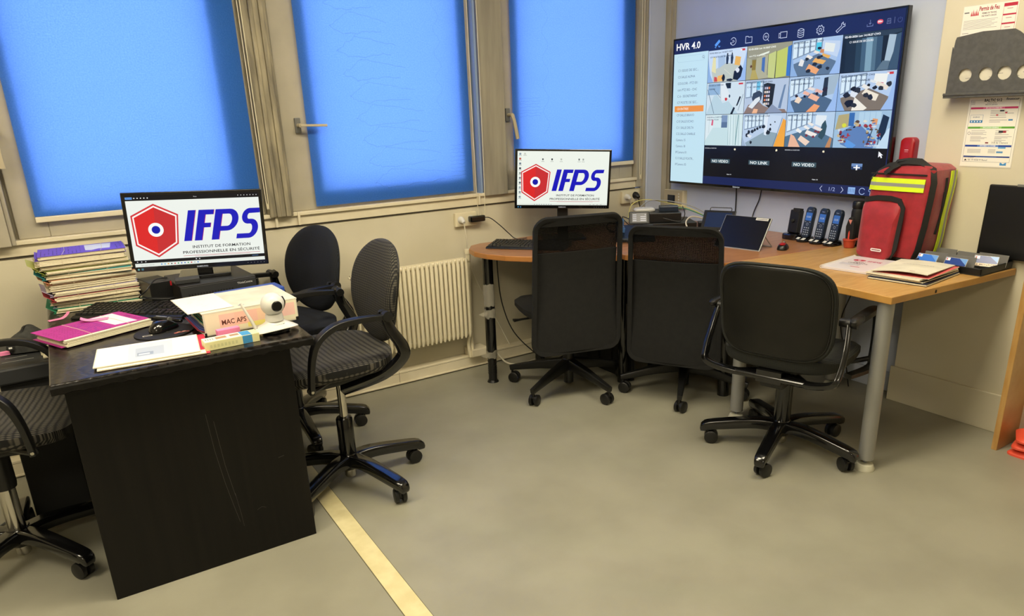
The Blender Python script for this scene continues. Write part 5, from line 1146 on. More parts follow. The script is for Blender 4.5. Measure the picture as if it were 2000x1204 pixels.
b = NB(); n = 36
def skf(u, v, w): r_ = math.hypot(u, v); return (u, v, w+.010*max(0, r_-.03)/.03*math.cos(2*math.atan2(v, u)+PI)*0+(-.004 if r_ > .05 else 0)+.008*max(0,(abs(v)-.02))/.03)
pad(b, superel(.150, .108, 2.3, n), [(.18, .058), (.32, .052), (.42, .038), (.60, .027), (.85, .021), (1, .014)], [(1, .012), (.5, .014)], skf); obj('skirt', b, M['white'], t)
b = NB(); lathe(b, [(.030, .040), (.029, .052), (.027, .062)]); obj('neck', b, M['white'], t)
b = NB(); bmesh.ops.create_uvsphere(b, u_segments=32, v_segments=20, radius=.0385); bmesh.ops.translate(b, verts=b.verts, vec=(0, 0, .094)); hd = obj('camera_head', b, M['white'], t)
dv = Vector((-.05, -.93, .02)).normalized()
b = NB(); c0 = Vector((0, 0, .092)); tube(b, [c0+dv*.030, c0+dv*.0375, c0+dv*.0395], [.0185, .0175, .015], 28); obj('lens', b, M['blackg'], hd, label='round black lens')
b = NB(); tube(b, [(.036, .0, .075), (.041, .0, .094), (.036, .0, .113)], [.004, .006, .004], 8, smooth=4); obj('side_pivot', b, M['black'], hd)
b = NB(); tube(b, [(-.058, .025, .016), (-.066, .030, .045), (-.088, .045, .108)], [.006, .0055, .0035], 10); obj('antenna', b, M['white'], t, label='white stick antenna')
b = NB(); tube(b, [(-.045, .018, .012), (-.062, .028, .018)], .006, 10); obj('antenna_joint', b, M['black'], t)

# ================================================================== THINGS ON THE RIGHT TABLES
TZ = .7325
# desk phone
t = thing('desk_phone', 'dark blue desk telephone with handset and tilted display behind the second mesh chair', 'telephone', (2.650, 2.960, TZ), R(-38))
b = NB(); pts = [(-.09, 0), (-.09, .022), (.09, .070), (.09, 0)]
A_ = [b.verts.new((-.105, p[0], p[1])) for p in pts]; B_ = [b.verts.new((.105, p[0], p[1])) for p in pts]; b.faces.new(A_); b.faces.new(B_[::-1])
for i in range(4): b.faces.new((A_[i], A_[(i+1) % 4], B_[(i+1) % 4], B_[i]))
obj('phone_body', b, M['phone'], t, smooth=False, bevel=.006)
b = NB(); box(b, -.055, .0, .0, .0, 0, 0) if False else None
dsp = Matrix.Rotation(R(-28), 3, 'X'); b = NB(); cbox(b, (.028, .070, .108), (.115, .014, .075), dsp); dp = obj('display_unit', b, M['dgrey'], t, smooth=False, bevel=.006)
a = Art(); a.rect(-.040, -.026, .040, .026, '#4a484f')
for k in range(4): a.rect(-.036, .014-.011*k, -.016, .018-.011*k, '#dcdce4'); a.rect(.006 if k else .03, .014-.011*k, .036, .018-.011*k, '#e4e0e6')
dn = dsp @ Vector((0, -.0075, 0)); dx_, du_ = dsp @ Vector((1, 0, 0)), dsp @ Vector((0, 0, 1))
a.build('display_screen', M['dimscreen'], dp, fn=lambda u, v, l: tuple(Vector((.028, .070, .108))+dn*(1+l*60)+dx_*u+du_*v))
b = NB(); tube(b, [(-.080, -.085, .045), (-.080, -.06, .062), (-.080, 0, .070), (-.080, .06, .092), (-.080, .09, .088)], [.021, .025, .019, .025, .021], 14, smooth=4, sq=(1, .7)); obj('handset', b, mat('blue_sheen_plastic', '#27466e', .22), t)
b = NB(); cr_ = []
for k in range(120):
    q = k/119; a_ = k*1.1; base = Vector((-.10, -.09, .02)).lerp(Vector((-.02, -.16, .010)), q) if q < .7 else Vector((-.044, -.139, .013)).lerp(Vector((-.03, -.10, .018)), (q-.7)/.3)
    cr_.append(base+Vector((math.cos(a_)*.005, math.cos(a_)*.003, math.sin(a_)*.0055)))
tube(b, cr_, .0022, 5); obj('coiled_cord', b, M['black'], t)
b = NB()
for i in range(3):
    for j in range(4):
        yy = -.068+.030*j; cbox(b, (.0+.022*i, yy, .0245+.0485*(yy+.09)/.18*1.0+.004), (.015, .018, .008), Matrix.Rotation(R(15), 3, 'X'))
obj('keypad', b, M['dgrey'], t, smooth=False)
# boxes of network gear
lump('large black network box at the bottom of the cable-covered pile by the corner', 'network box', 'network_switch', 2.86, 3.19, 3.00, 3.24, TZ, .782, M['black'], -32)
t = lump('black network recorder on top of the larger black box by the corner', 'network box', 'network_recorder', 2.90, 3.13, 3.05, 3.26, .7825, .836, M['black'], -36)
t = thing('wireless_router', 'flat white router lying on the black network pile', 'router', (2.95, 3.215, .8365), R(-30))
b = NB(); pad(b, superel(.125, .085, 3.5, 36), [(.1, .020), (.85, .019), (1, .011)], [(1, .004), (.94, 0)], lambda u, v, w: (u, v, w)); obj('router_case', b, M['white'], t)
lump('small dark blue box beside the white router on the network pile', 'box', 'media_converter', 3.00, 3.11, 3.085, 3.155, .8365, .866, M['phone'], -40)
lump('dark modem low on the table between the network pile and the small display', 'modem', 'modem', 3.20, 3.28, 2.97, 3.03, TZ, .765, M['black'], -40)
for lbl, pts, r_, m_ in (
    ('pale yellow cable arching over the white router', [(2.90, 3.30, .79), (2.96, 3.34, .86), (3.06, 3.33, .885), (3.16, 3.25, .865), (3.24, 3.12, .83), (3.28, 3.02, .78)], .0028, mat('yellow_cable', '#d8cf7a', .5)),
    ('green cable running from the network pile towards the small display', [(3.10, 3.12, .845), (3.17, 3.10, .84), (3.24, 3.02, .80), (3.29, 2.94, .76)], .003, mat('green_cable', '#3a8a5c', .5)),
    ('white cable arching low in front of the network pile', [(2.98, 2.86, .737), (3.0, 2.92, .79), (3.07, 2.95, .815), (3.15, 2.94, .80), (3.24, 2.93, .76)], .0042, M['cablew']),
    ('grey cable arching from the network pile to the wall corner', [(2.98, 3.30, .84), (3.09, 3.30, .88), (3.20, 3.18, .865), (3.27, 3.06, .82), (3.31, 2.98, .745)], .003, mat('grey_cable', '#9a9a98', .5)),
    ('black cable loop left of the network pile', [(2.80, 3.10, .737), (2.78, 3.18, .79), (2.80, 3.24, .815), (2.84, 3.22, .80), (2.83, 3.10, .785), (2.80, 2.95, .74)], .003, M['black']),
    ('black cable across the front of the network recorder', [(2.95, 3.05, .81), (3.02, 2.99, .79), (3.04, 2.97, .83), (3.08, 3.03, .868)], .0025, M['black']),
    ('black cable tangle behind the desk phone', [(2.72, 3.12, .737), (2.66, 3.2, .76), (2.74, 3.28, .78), (2.84, 3.22, .75), (2.76, 3.14, .737), (2.70, 3.24, .737)], .004, M['black'])):
    cable(lbl, pts, r_, m_, smooth=8)
# intercom
t = thing('intercom', 'beige wall intercom with a small dark screen, left below the wall display', 'intercom', (3.3995, 3.395, .855), PI-R(270))
b = NB(); box(b, -.088, .088, -.030, 0, -.058, .058); obj('intercom_case', b, M['cream'], t, smooth=False, bevel=.004)
b = NB(); box(b, -.086, .074, -.0335, -.029, -.055, .055); fp = obj('front_plate', b, M['beige'], t, smooth=False, bevel=.002)
b = NB(); box(b, -.052, .014, -.0350, -.0335, -.024, .026); obj('screen', b, M['glassd'], fp, smooth=False)
for k in range(5):
    b = NB(); tube(b, [(.048, -.0335, .036-.018*k), (.048, -.0365, .036-.018*k)], .0055, 12); obj('button', b, M['white'], fp)
# small display on base with wire loop
t = thing('smart_display', 'small dark touch display on a white foot under the wall display', 'display', (3.165, 2.825, TZ), PI-R(246))
mt = Matrix.Rotation(R(-32), 3, 'X'); c = Vector((0, -.01, .066))
b = NB(); cbox(b, c, (.185, .010, .118), mt); p = obj('display_panel', b, M['black'], t, smooth=False, bevel=.004)
a = Art(); a.rect(-.072, -.045, .072, .045, '#2a3a5c'); a.build('screen', M['dimscreen'], p, fn=lambda u, v, l: tuple(c+mt @ Vector((u, -.0055-l, v))))
b = NB(); pad(b, rrect(.15, .10, .02, 4), [(.2, .030), (.9, .024), (1, .010)], [(1, 0)], lambda u, v, w: (u, v+.055, w)); box(b, -.05, .05, -.04, .02, 0, .012); obj('foot', b, M['white'], t)
b = NB(); q = [mt @ Vector(v)+c for v in ((-.062, .004, .05), (-.062, .004, .074), (-.058, .004, .079), (.058, .004, .079), (.062, .004, .074), (.062, .004, .05))]; tube(b, q, .0022, 8); obj('wire_loop', b, M['black'], t)
# tablet on kickstand
t = thing('tablet', 'dark tablet leaning on its kickstand on the brown corner table', 'tablet', (2.833, 2.409, TZ), PI-R(262))
mt = Matrix.Rotation(R(-33), 3, 'X'); c = Vector((0, .0, 0))
b = NB(); cbox(b, mt @ Vector((0, .004, .0885)), (.262, .009, .180), mt); p = obj('tablet_body', b, M['silver'], t, smooth=False, bevel=.003)
a = Art(); a.rect(-.127, .004, .127, .176, '#0c0d12'); a.build('screen', M['printg'], p, fn=lambda u, v, l: tuple(mt @ Vector((u, -.0008-l, v))))
b = NB(); cbox(b, mt @ Vector((.082, -.0012, .168)), (.068, .0012, .013), mt); lb = obj('name_sticker', b, M['white'], p, smooth=False)
a = Art(); [a.rect(.054+.0058*k, .166, .058+.0058*k, .170, '#3a3a44') for k in range(10)]; a.build('sticker_text', M['print'], lb, fn=lambda u, v, l: tuple(mt @ Vector((u, -.0022-l, v))))
b = NB(); tube(b, [tuple(mt @ Vector((.118, .009, .09))), (.118, .135, .003), (-.118, .135, .003), tuple(mt @ Vector((-.118, .009, .09)))], .003, 8, smooth=0); obj('kickstand', b, M['silver'], t)
mouse('small red and black mouse lying on the corner table before the cordless phones', 2.985, 2.245, TZ, -62, M['black'], M['redp'], .92)
# charger with radio holder
t = thing('radio_charger', 'black two-way radio holder in its charging cup, left of the cordless phones', 'charger', (3.262, 2.395, TZ), R(-92))
b = NB(); pad(b, superel(.105, .095, 3, 36), [(.1, .030), (.6, .031), (.9, .030), (1, .024)], [(1, .003), (.97, 0)], lambda u, v, w: (u, v, w)); obj('charging_cup', b, M['blackg'], t)
mt = Matrix.Rotation(R(-8), 3, 'X'); b = NB(); cbox(b, (0, .008, .090), (.062, .034, .120), mt); bd = obj('holder_body', b, M['black'], t, smooth=False, bevel=.006, seg=3)
b = NB(); cbox(b, (.008, .012, .148), (.044, .028, .022), mt); tube(b, [(0, -.008, .095), (0, -.020, .098)], [.011, .009], 14); obj('belt_clip', b, M['blackm'], t, bevel=.002)
# cordless phones
def cordless(label, x, y, z, rz):
    t = thing('cordless_phone', label, 'telephone', (x, y, z), R(rz), 'cordless phones on their bases')
    b = NB(); pad(b, superel(.070, .098, 2.4, 36), [(.1, .026), (.5, .023), (.85, .015), (1, .008)], [(1, .002), (.96, 0)], lambda u, v, w: (u, v-.006, w+(.010*max(0, v/.05) if w > .012 else 0))); cr = obj('charging_base', b, M['blackg'], t)
    b = NB(); cbox(b, (0, -.040, .0175), (.052, .018, .0012), Matrix.Rotation(R(24), 3, 'X')); obj('name_sticker', b, M['white'], cr, smooth=False)
    mt = Matrix.Rotation(R(-11), 3, 'X'); c = Vector((0, -.004, .018))
    b = NB(); pad(b, rrect(.048, .158, .018, 5, 0, .079), [(.97, -.0125), (1, -.0105)], [(1, .007), (.94, .011)], lambda u, v, w: tuple(c+mt @ Vector((u, w, v)))); hs = obj('handset', b, M['phone'], t)
    a = Art(); a.rect(-.019, .088, .019, .128, '#4a7fd0'); a.text('12:35', 0, .103, .008, '#e6f0fa', .01, .024, align='C'); 
    a.build('display', M['dimscreen'], hs, fn=lambda u, v, l: tuple(c+mt @ Vector((u, -.0128-l, v))))
    a = Art(); a.text('Gigaset', 0, .138, .004, '#b8c0cc', .01, .018, align='C'); a.build('brand_mark', M['print'], hs, fn=lambda u, v, l: tuple(c+mt @ Vector((u, -.0128-l, v)))); a = Art(); a.ring(0, .069, .006, .0014, '#aab4c0')
    for u in (-.014, .014): a.rect(u-.004, .080, u+.004, .082, '#c0c8d0')
    for i in range(4):
        for j in range(3): a.rect(-.0155+.0125*j, .014+.0115*i, -.0095+.0125*j, .0185+.0115*i, '#c8d0d8')
    a.build('keypad', M['print'], hs, fn=lambda u, v, l: tuple(c+mt @ Vector((u, -.0128-l, v)))); return t
cordless('leftmost of the three cordless phones, next to the black radio charger', 3.245, 2.303, TZ, -96)
cordless('middle one of the three cordless phones standing under the wall display', 3.240, 2.222, TZ, -98)
cordless('rightmost of the three cordless phones, next to the red-orange pot', 3.238, 2.142, TZ+.0008, -100)
# red pot with cutter, bottle, red alarm unit
t = thing('pot', 'small red-orange pot holding a black tool, beside the backpack', 'pot', (3.232, 2.052, .7335))
b = NB(); n = 30
lathe(b, [(.020, 0), (.0235, .002), (.029, .036), (.0265, .038), (.022, .008)], seg=n); obj('pot_body', b, M['pot'], t)
b = NB(); lathe(b, [(.029, .034), (.0315, .036), (.0315, .042), (.0275, .043)], seg=n); tube(b, [(.028, -.014, .038), (.036, -.018, .038)], .007, 10); obj('rim', b, M['pot'], t)
t = thing('safety_tool', 'black tool with orange insert standing in the red-orange pot', 'tool', (3.232, 2.052, .745), R(-95))
b = NB(); ol = [(-.017, 0), (.017, 0), (.022, .06), (.020, .10), (.012, .132), (0, .140), (-.012, .132), (-.024, .09), (-.022, .05)]
prism(b, [(u, v) for u, v in ol], -.009, .009, lambda x, y, z: (x, z, y)); obj('tool_body', b, M['blackm'], t, smooth=False, bevel=.004)
b = NB(); prism(b, [(-.004, .022), (.004, .022), (.003, .062), (0, .072), (-.003, .062)], -.011, .0, lambda x, y, z: (x, z, y)); obj('orange_insert', b, M['orng'], t, smooth=False)
b = NB(); prism(b, [(-.010, .125), (.010, .125), (.003, .103)], -.0105, .0, lambda x, y, z: (x, z, y)); obj('triangle_mark', b, mat('salmon_plastic', '#d98a7c', .4), t, smooth=False)
t = thing('water_bottle', 'tall black bottle standing between the pot and the backpack', 'bottle', (3.306, 2.072, .7335))
b = NB(); lathe(b, [(.026, 0), (.029, .004), (.029, .165), (.026, .178), (.024, .182)]); obj('bottle_body', b, M['blackm'], t)
b = NB(); lathe(b, [(.027, .183), (.028, .188), (.028, .210), (.024, .216), (.010, .218)]); obj('bottle_cap', b, M['black'], t)
t = thing('alarm_handset', 'dark red slim alarm unit on the wall right of the display, above the backpack', 'alarm unit', (3.3985, 1.902, 1.165), PI-R(270))
b = NB(); pad(b, rrect(.066, .165, .022, 6, 0, 0), [(.90, -.040), (.98, -.037), (1, -.031)], [(1, 0)], lambda u, v, w: (u, w, v)); hb = obj('unit_body', b, M['redp'], t)
a = Art(); a.ring(0, -.028, .015, .0014, '#7a1218'); a.rect(-.009, .026, .009, .0285, '#e8d8d8'); a.rect(-.008, .018, .008, .020, '#c8a8a8'); a.rect(-.020, -.073, .010, -.070, '#e8e8e8'); a.build('markings', M['print'], hb, fn=lambda u, v, l: (u, -.0404-l, v))

# ================================================================== BACKPACK
t = thing('emergency_backpack', 'red first-aid backpack with yellow reflective bands standing on the light table', 'backpack', (3.184, 1.766, .7335), PI-R(270))
BW, BD, BH = .280, .215, .405
def bodyf(u, v, w):   # u across, v depth, w height: softly bulging block
    q = w/BH; f = 1-.06*abs(2*q-1)**3
    return (u*f+.022*(q-.5), v*(1-.20*(1-q)**2*0)*f+.020*(q-.2)*(1), w+.010*math.sin(u*14+1)*(q > .9))
b = NB(); ol = rrect(BW, BD, .035, 7)
rings = [(.86, 0), (.97, .010), (1, .035), (1.015, .10), (1.02, .2), (1.01, .30), (1, .36), (.97, .390), (.84, .404), (.3, .408)]
pad(b, ol, rings, [], bodyf); bb = obj('main_body', b, M['red'], t)
def surf(u, w, off=0): x, y, z = bodyf(u, -BD/2*1.015, w); return (x, y-off, z)
# front pocket
b = NB(); pad(b, rrect(.185, .262, .032, 6, -.045, .141), [(.2, .052), (.7, .050), (.90, .042), (.98, .022), (1, .004)], [(1, -.01)], lambda u, v, w: (bodyf(u, 0, v)[0], bodyf(0, -BD/2, v)[1]-w*(1-.1*math.sin(v*30))+.004, v)); fpk = obj('front_pocket', b, M['red'], t)
def tape(name, path, w, th, m_, parent, normal, lab=None):
    b = NB(); P_ = [Vector(p) for p in path]; pv = None
    for i, p in enumerate(P_):
        d = (P_[min(i+1, len(P_)-1)]-P_[max(i-1, 0)]).normalized(); nn = Vector(normal(p) if callable(normal) else normal).normalized(); s = d.cross(nn).normalized()*w/2
        r = [b.verts.new(p-s), b.verts.new(p+s), b.verts.new(p+s+nn*th), b.verts.new(p-s+nn*th)]
        if pv:
            for k in range(4): b.faces.new((pv[k], r[k], r[(k+1) % 4], pv[(k+1) % 4]))
        else: b.faces.new(r)
        pv = r
    b.faces.new(pv[::-1]); return obj(name, b, m_, parent, label=lab)
zp = [( .035, .020), (.052, .06), (.052, .16), (.050, .235), (.030, .266), (-.01, .274), (-.07, .274), (-.128, .262)]
def zpos(u, v): return (bodyf(u, 0, v)[0], bodyf(0, -BD/2, v)[1]-.022, v)
tape('zip', [zpos(*q) for q in zp[:3]]+[zpos(*q) for q in zp[3:]], .022, .006, M['zip'], fpk, (0, -1, 0), 'black zip around the front pocket')
# big zip round the front edge
zz = [(.128, .005, -.066), (.141, .06, -.070), (.146, .16, -.072), (.146, .27, -.070), (.143, .345, -.064), (.125, .392, -.055), (.07, .409, -.050), (0, .413, -.050), (-.09, .409, -.050), (-.128, .390, -.055), (-.146, .35, -.066)]
zz = [(x*.965, z, y-.027) for x, z, y in zz]
tape('zip', [bodyf(x*1.0, y*1.03, z) for x, z, y in zz], .024, .006, M['zip'], bb, lambda p: (1 if p.x > .10 else (-1 if p.x < -.10 else 0), -.8, .9 if p.z > .37 else 0), 'wide black zip around the front edge')
tape('zip', [bodyf(BW/2*1.02, -.005+.01*math.sin(q*3), .12+.24*q) for q in [k/8 for k in range(9)]], .014, .004, M['zip'], bb, (1, 0, 0), 'narrow black zip on the side')
b = NB(); tube(b, [bodyf(BW/2+.006, -.004, .30), bodyf(BW/2+.010, -.006, .24)], .005, 8); obj('zip_pull', b, M['zip'], bb)
# bands
for w0, w1, mm, lb in ((.338, .358, 'yel', 'yellow reflective band'), (.323, .338, 'refl', 'grey reflective stripe'), (.304, .323, 'yel', 'yellow reflective band')):
    b = NB(); pv = None
    for k in range(17):
        u = -.138+.250*k/16; e = .010*abs(u+.01)/.13*(1 if abs(u) > .11 else 0)
        r = [b.verts.new((surf(u, w)[0], surf(u, w)[1]-o+.010*max(0, (abs(u)-.112)/.026), w)) for w, o in ((w0, .002), (w1, .002), (w1, .005), (w0, .005))]
        if pv:
            for j in range(4): b.faces.new((pv[j], r[j], r[(j+1) % 4], pv[(j+1) % 4]))
        else: b.faces.new(r)
        pv = r
    b.faces.new(pv[::-1]); obj('reflective_band', b, M[mm], t, smooth=False, label=lb)
b = NB(); box(b, -.135, .112, -.004, .0, .372, .378); o_ = obj('seam_flap', b, M['zip'], t, smooth=False); o_.location = (.006, surf(0, .375)[1]+.001, 0)
for v0, v1, mm, lb in ((.018, .040, 'yel', 'yellow reflective side band'), (.040, .056, 'refl', 'grey reflective side stripe'), (.056, .080, 'yel', 'yellow reflective side band')):
    b = NB(); pv = None
    for k in range(21):
        w = .012+.375*k/20; wob = .005*math.sin(w*22)
        x = lambda v: bodyf(BW/2, 0, w)[0]*1.0+.0045-.010*max(0, (v-.055)/.03)**2
        r = [b.verts.new((x(v)+o, bodyf(0, v+wob, w)[1], w)) for v, o in ((v0, 0), (v1, 0), (v1, .003), (v0, .003))]
        if pv:
            for j in range(4): b.faces.new((pv[j], r[j], r[(j+1) % 4], pv[(j+1) % 4]))
        else: b.faces.new(r)
        pv = r
    b.faces.new(pv[::-1]); obj('reflective_band', b, M[mm], t, smooth=False, label=lb)
tape('carry_handle', [(-.05, -.065, .395), (-.040, -.05, .425), (0.0, -.04, .432), (.05, -.038, .430), (.085, -.04, .408)], .030, .004, M['zip'], t, (0, -.3, 1), 'black webbing carry handle')
tape('shoulder_strap', [(-.06, -.105, .375), (-.035, -.095, .400), (-.02, -.07, .412)], .028, .003, M['zip'], t, (0, -.6, .8))
b = NB(); pad(b, rrect(BW*.93, BD*.9, .03, 5), [(1, 0), (1.04, .012), (1.04, .02)], [], lambda u, v, w: (u, v-.004, w*1)); obj('base_trim', b, M['zip'], t)
b = NB(); tube(b, [(-.132, -.095, .05), (-.137, -.097, .03), (-.130, -.10, .008)], .006, 8, smooth=4); obj('corner_piping', b, M['zip'], t)
a = Art(); a.poly(rrect(.050, .013, .0055, 4, 0, 0), '#e8e6e0'); a.rect(-.020, -.002, .020, .002, '#7a1a22'); a.build('brand_patch', M['print'], fpk, fn=lambda u, v, l: (u-.025, bodyf(0, -BD/2, .055)[1]-.0525-l, v+.050))

# ================================================================== NOTEBOOK, DOCUMENTS, CASE
t = thing('spiral_notebook', 'white spiral-bound logbook with red emblem on the light table', 'notebook', (2.893, 1.770, .7335), R(-84))
b = NB(); box(b, -.100, .105, -.148, .148, 0, .010); obj('cover', b, mat('logbook_cover', '#d9d2d4', .3), t, smooth=False, bevel=.001)
b = NB()
for k in range(30): y = -.142+.0098*k; tube(b, [(-.102+.008*math.cos(q)*1.0, y, .006+.0075*math.sin(q)) for q in [2*PI*j/10 for j in range(10)]], .0013, 5, closed=True)
obj('spiral_binding', b, M['white'], t)
a = Art(); a.poly([(-.065,.060), (-.055,.078), (-.02,.078), (-.010,.066), (-.02,.046), (-.055,.044)], '#b02a44'); a.circ(-.038, .062, .007, '#e8d8dc'); a.text('IFPS', .0, .050, .022, '#b84a66', .03, .06); a.text('MAIN', -.038, .012, .014, '#33303a', .02, .045); a.text('COURANTE', -.055, -.012, .014, '#33303a', .02, .085); a.rect(-.075, -.05, .01, -.018, '#b8b4bc'); a.rect(-.01, -.080, .03, -.072, '#c04a60')
a.build('cover_print', M['print'], t, fn=lambda u, v, l: (u, v, .0103+l))
z = .7335
for nm, lb, cat, w, h, th, dx, dy, rz, m_ in (
    ('document_folder', 'navy cardboard folder at the bottom of the pile on the light table corner', 'folder', .225, .300, .009, -.006, -.004, 2, M['navy']),
    ('document_folder', 'black folder with white edge second from the bottom of the pile on the light table', 'folder', .222, .300, .007, .004, .004, 0, M['black']),
    ('booklet', 'white booklet in the middle of the pile on the light table', 'booklet', .215, .300, .008, .004, -.002, -2, M['paper']),
    ('plastic_folder', 'red-edged thin folder just under the cream sheets on the light table', 'folder', .212, .292, .003, -.006, .010, 3, mat('red_sheet', '#d0555a', .5))):
    cxy = (2.865+dy, 1.528+dx)
    t = thing(nm, lb, cat, (cxy[0], cxy[1], z), R(-90+4+rz)); b = NB(); box(b, -w/2, w/2, -h/2, h/2, 0, th); obj('cover', b, m_, t, smooth=False, bevel=.001)
    b = NB(); box(b, -w/2+.002, w/2+.0012, -h/2-.0012, h/2-.002, th*.25, th*.7); obj('pages', b, M['pageedge'], t, smooth=False); z += th+.0005
t = thing('paper_sheets', 'cream printed sheets bowed upward on top of the pile on the light table', 'paper', (2.872, 1.532, z), R(-90+9))
b = NB(); n = 16; pv = None
for i in range(n+1):
    u = -.105+.21*i/n; zz = .001+.010*math.sin(PI*i/n)
    r = [b.verts.new((u, -.148, zz+.010*(i/n)**2)), b.verts.new((u, .148, zz*.4)), b.verts.new((u, .148, zz*.4+.003)), b.verts.new((u, -.148, zz+.003+.010*(i/n)**2))]
    if pv:
        for k in range(4): b.faces.new((pv[k], r[k], r[(k+1) % 4], pv[(k+1) % 4]))
    else: b.faces.new(r)
    pv = r
b.faces.new(pv[::-1]); sh_ = obj('sheets', b, M['paper'], t, smooth=False)
a = Art(); random.seed(4)
for k in range(22): a.rect(-.055+.0055*k, .030, -.051+.0055*k, .034+.002*(k % 2), '#6a6064')
a.rect(.03, -.125, .05, -.118, '#a06a6a')
def bow(u, v, l): i = (u+.105)/.21; s_ = .001+.010*math.sin(PI*i); q = (v+.148)/.296; return (u, v, (s_+.010*i*i)*(1-q)+s_*.4*q+.0034+l)
a.build('title_print', M['print'], sh_, fn=bow)
# open black case with badges
t = thing('badge_case', 'open black case with lid leaning on the wall, holding badge cards', 'case', (3.158, 1.500, .7335), R(-1))
b = NB(); X0_, X1_, Y0_, Y1_ = -.118, .128, -.150, .122
box(b, X0_, X1_, Y0_, Y1_, 0, .004); box(b, X0_, X0_+.008, Y0_, Y1_, .004, .030); box(b, X1_-.008, X1_, Y0_, Y1_, .004, .036); box(b, X0_, X1_, Y0_, Y0_+.006, .004, .030); box(b, X0_, X1_, Y1_-.006, Y1_, .004, .034)
obj('tray', b, M['black'], t, smooth=False, bevel=.002)
b = NB(); mt = Matrix.Rotation(R(3), 3, 'Y'); cbox(b, (.122, -.150, .185), (.014, .28, .298), mt); obj('lid', b, mat('case_lid', '#0d0d0e', .3), t, smooth=False, bevel=.006, label='black padded lid standing open')
b = NB(); cbox(b, (.127, -.128, .334), (.012, .026, .010), mt); obj('latch', b, M['grey'], t, smooth=False, bevel=.002)
mt2 = Matrix.Rotation(R(18), 3, 'Y')
for i, (x, y, w_) in enumerate(((-.045, .075, .095), (.06, .10, .11), (-.050, -.040, .10), (.045, -.015, .10), (.075, -.095, .115))):
    b = NB(); cbox(b, (x, y, .034), (.0025, w_, .050), mt2); obj('divider_card', b, mat('divider_grey', '#66645f', .6) if i == 0 else bpy.data.materials['divider_grey'], t, smooth=False, bevel=.001)
for lb, x, y, rz_, z_ in (('bright blue name badge at the left in the open black case', -.094, .085, 4, .033), ('dark blue name badge in the middle of the open black case', -.092, -.030, 0, .033), ('dark blue name badge at the right in the open black case', -.005, -.105, -12, .040)):
    q = thing('name_badge', lb, 'badge', (3.160+x, 1.500+y, .7335+z_), PI-R(270+rz_)); mt = Matrix.Rotation(R(-32), 3, 'X')
    b = NB(); cbox(b, (0, 0, 0), (.086, .0022, .046), mt); cd = obj('card', b, M['white'], q, smooth=False)
    a = Art(); bl = '#3f78d8' if 'bright' in lb else '#27438c'; a.rect(-.042, -.010, .042, .022, bl); a.rect(-.042, -.022, .042, -.010, '#e6c9a4' if 'bright' not in lb else '#e6c0b8'); a.rect(-.040, .008, -.024, .020, '#f2f2f2'); a.rect(-.038, .010, -.034, .018, '#c83a44'); a.poly([(.042,.022), (.010,.022), (.042,-.004)], '#6f9fe0')
    (a.text('E MENAGE', -.030, -.0195, .0075, '#3a2c20', .02, .066) if 'right in' in lb else [a.rect(-.034+.0075*k, -.0195, -.029+.0075*k, -.0145, '#6a5040') for k in range(9)]); a.build('card_print', M['printg'], cd, fn=lambda u, v, l: tuple(mt @ Vector((u, -.0013-l, v))))

# ================================================================== WALL PAPERS AND RACK
def wall_sheet(label, y0, z1, w, h, draw, x=3.2995, sag=0):
    t = thing('wall_notice', label, 'notice', (x, y0-w/2, z1-h), PI-R(270))
    b = NB(); box(b, -w/2, w/2, -.0008, 0, 0, h); obj('sheet', b, M['paper'], t, smooth=False)
    a = Art(); draw(a, w, h); a.build('print', M['printg'], t, fn=lambda u, v, l: (u, -.001-l, v)); return t
def nd1(a, w, h):
    X = lambda u: -w/2+u*w; Z = lambda v: h-v*h
    a.rect(X(.01), Z(.99), X(.99), Z(.01), '#efe8dc'); a.text('Permis de Feu', X(.30), Z(.085), .016, '#a02a34', .03, .075); a.text('PERMIS DE TRAVAIL', X(.36), Z(.13), .006, '#50303a', .02, .055); a.text('PAR POINTS CHAUDS', X(.36), Z(.165), .006, '#50303a', .02, .055)
    for k in range(5): a.poly([(X(.15+.03*k), Z(.14)), (X(.165+.03*k), Z(.075-.02*(k % 2))), (X(.18+.03*k), Z(.14))], '#c0303a')
    a.rect(X(.03), Z(.10), X(.12), Z(.085), '#6a6a6a')
    for k in range(7): a.rect(X(.04), Z(.20+.018*k), X(.66-.05*(k % 3)), Z(.195+.018*k), '#9a9490')
    for k in range(8): a.rect(X(.04+.05*(k % 2)), Z(.36+.035*k), X(.16+.1*(k % 4)), Z(.354+.035*k), '#6f6a68'); a.rect(X(.46), Z(.36+.03*k), X(.62), Z(.355+.03*k), '#8f8a88')
    for v0, v1 in ((.03,.07), (.16,.18), (.27,.29), (.38,.47)): a.rect(X(.74), Z(v1), X(.97), Z(v0), '#b83046')
    a.stroke([(X(.74), Z(.47)), (X(.74), Z(.03)), (X(.97), Z(.03)), (X(.97), Z(.47))], .001, '#b83046', closed=True)
    for k in range(3): a.rect(X(.80), Z(.10+.115*k), X(.90), Z(.093+.115*k), '#b06a74')
wall_sheet('fire permit sheet behind the top of the grey wall rack', 1.708, 1.768, .208, .294, nd1)
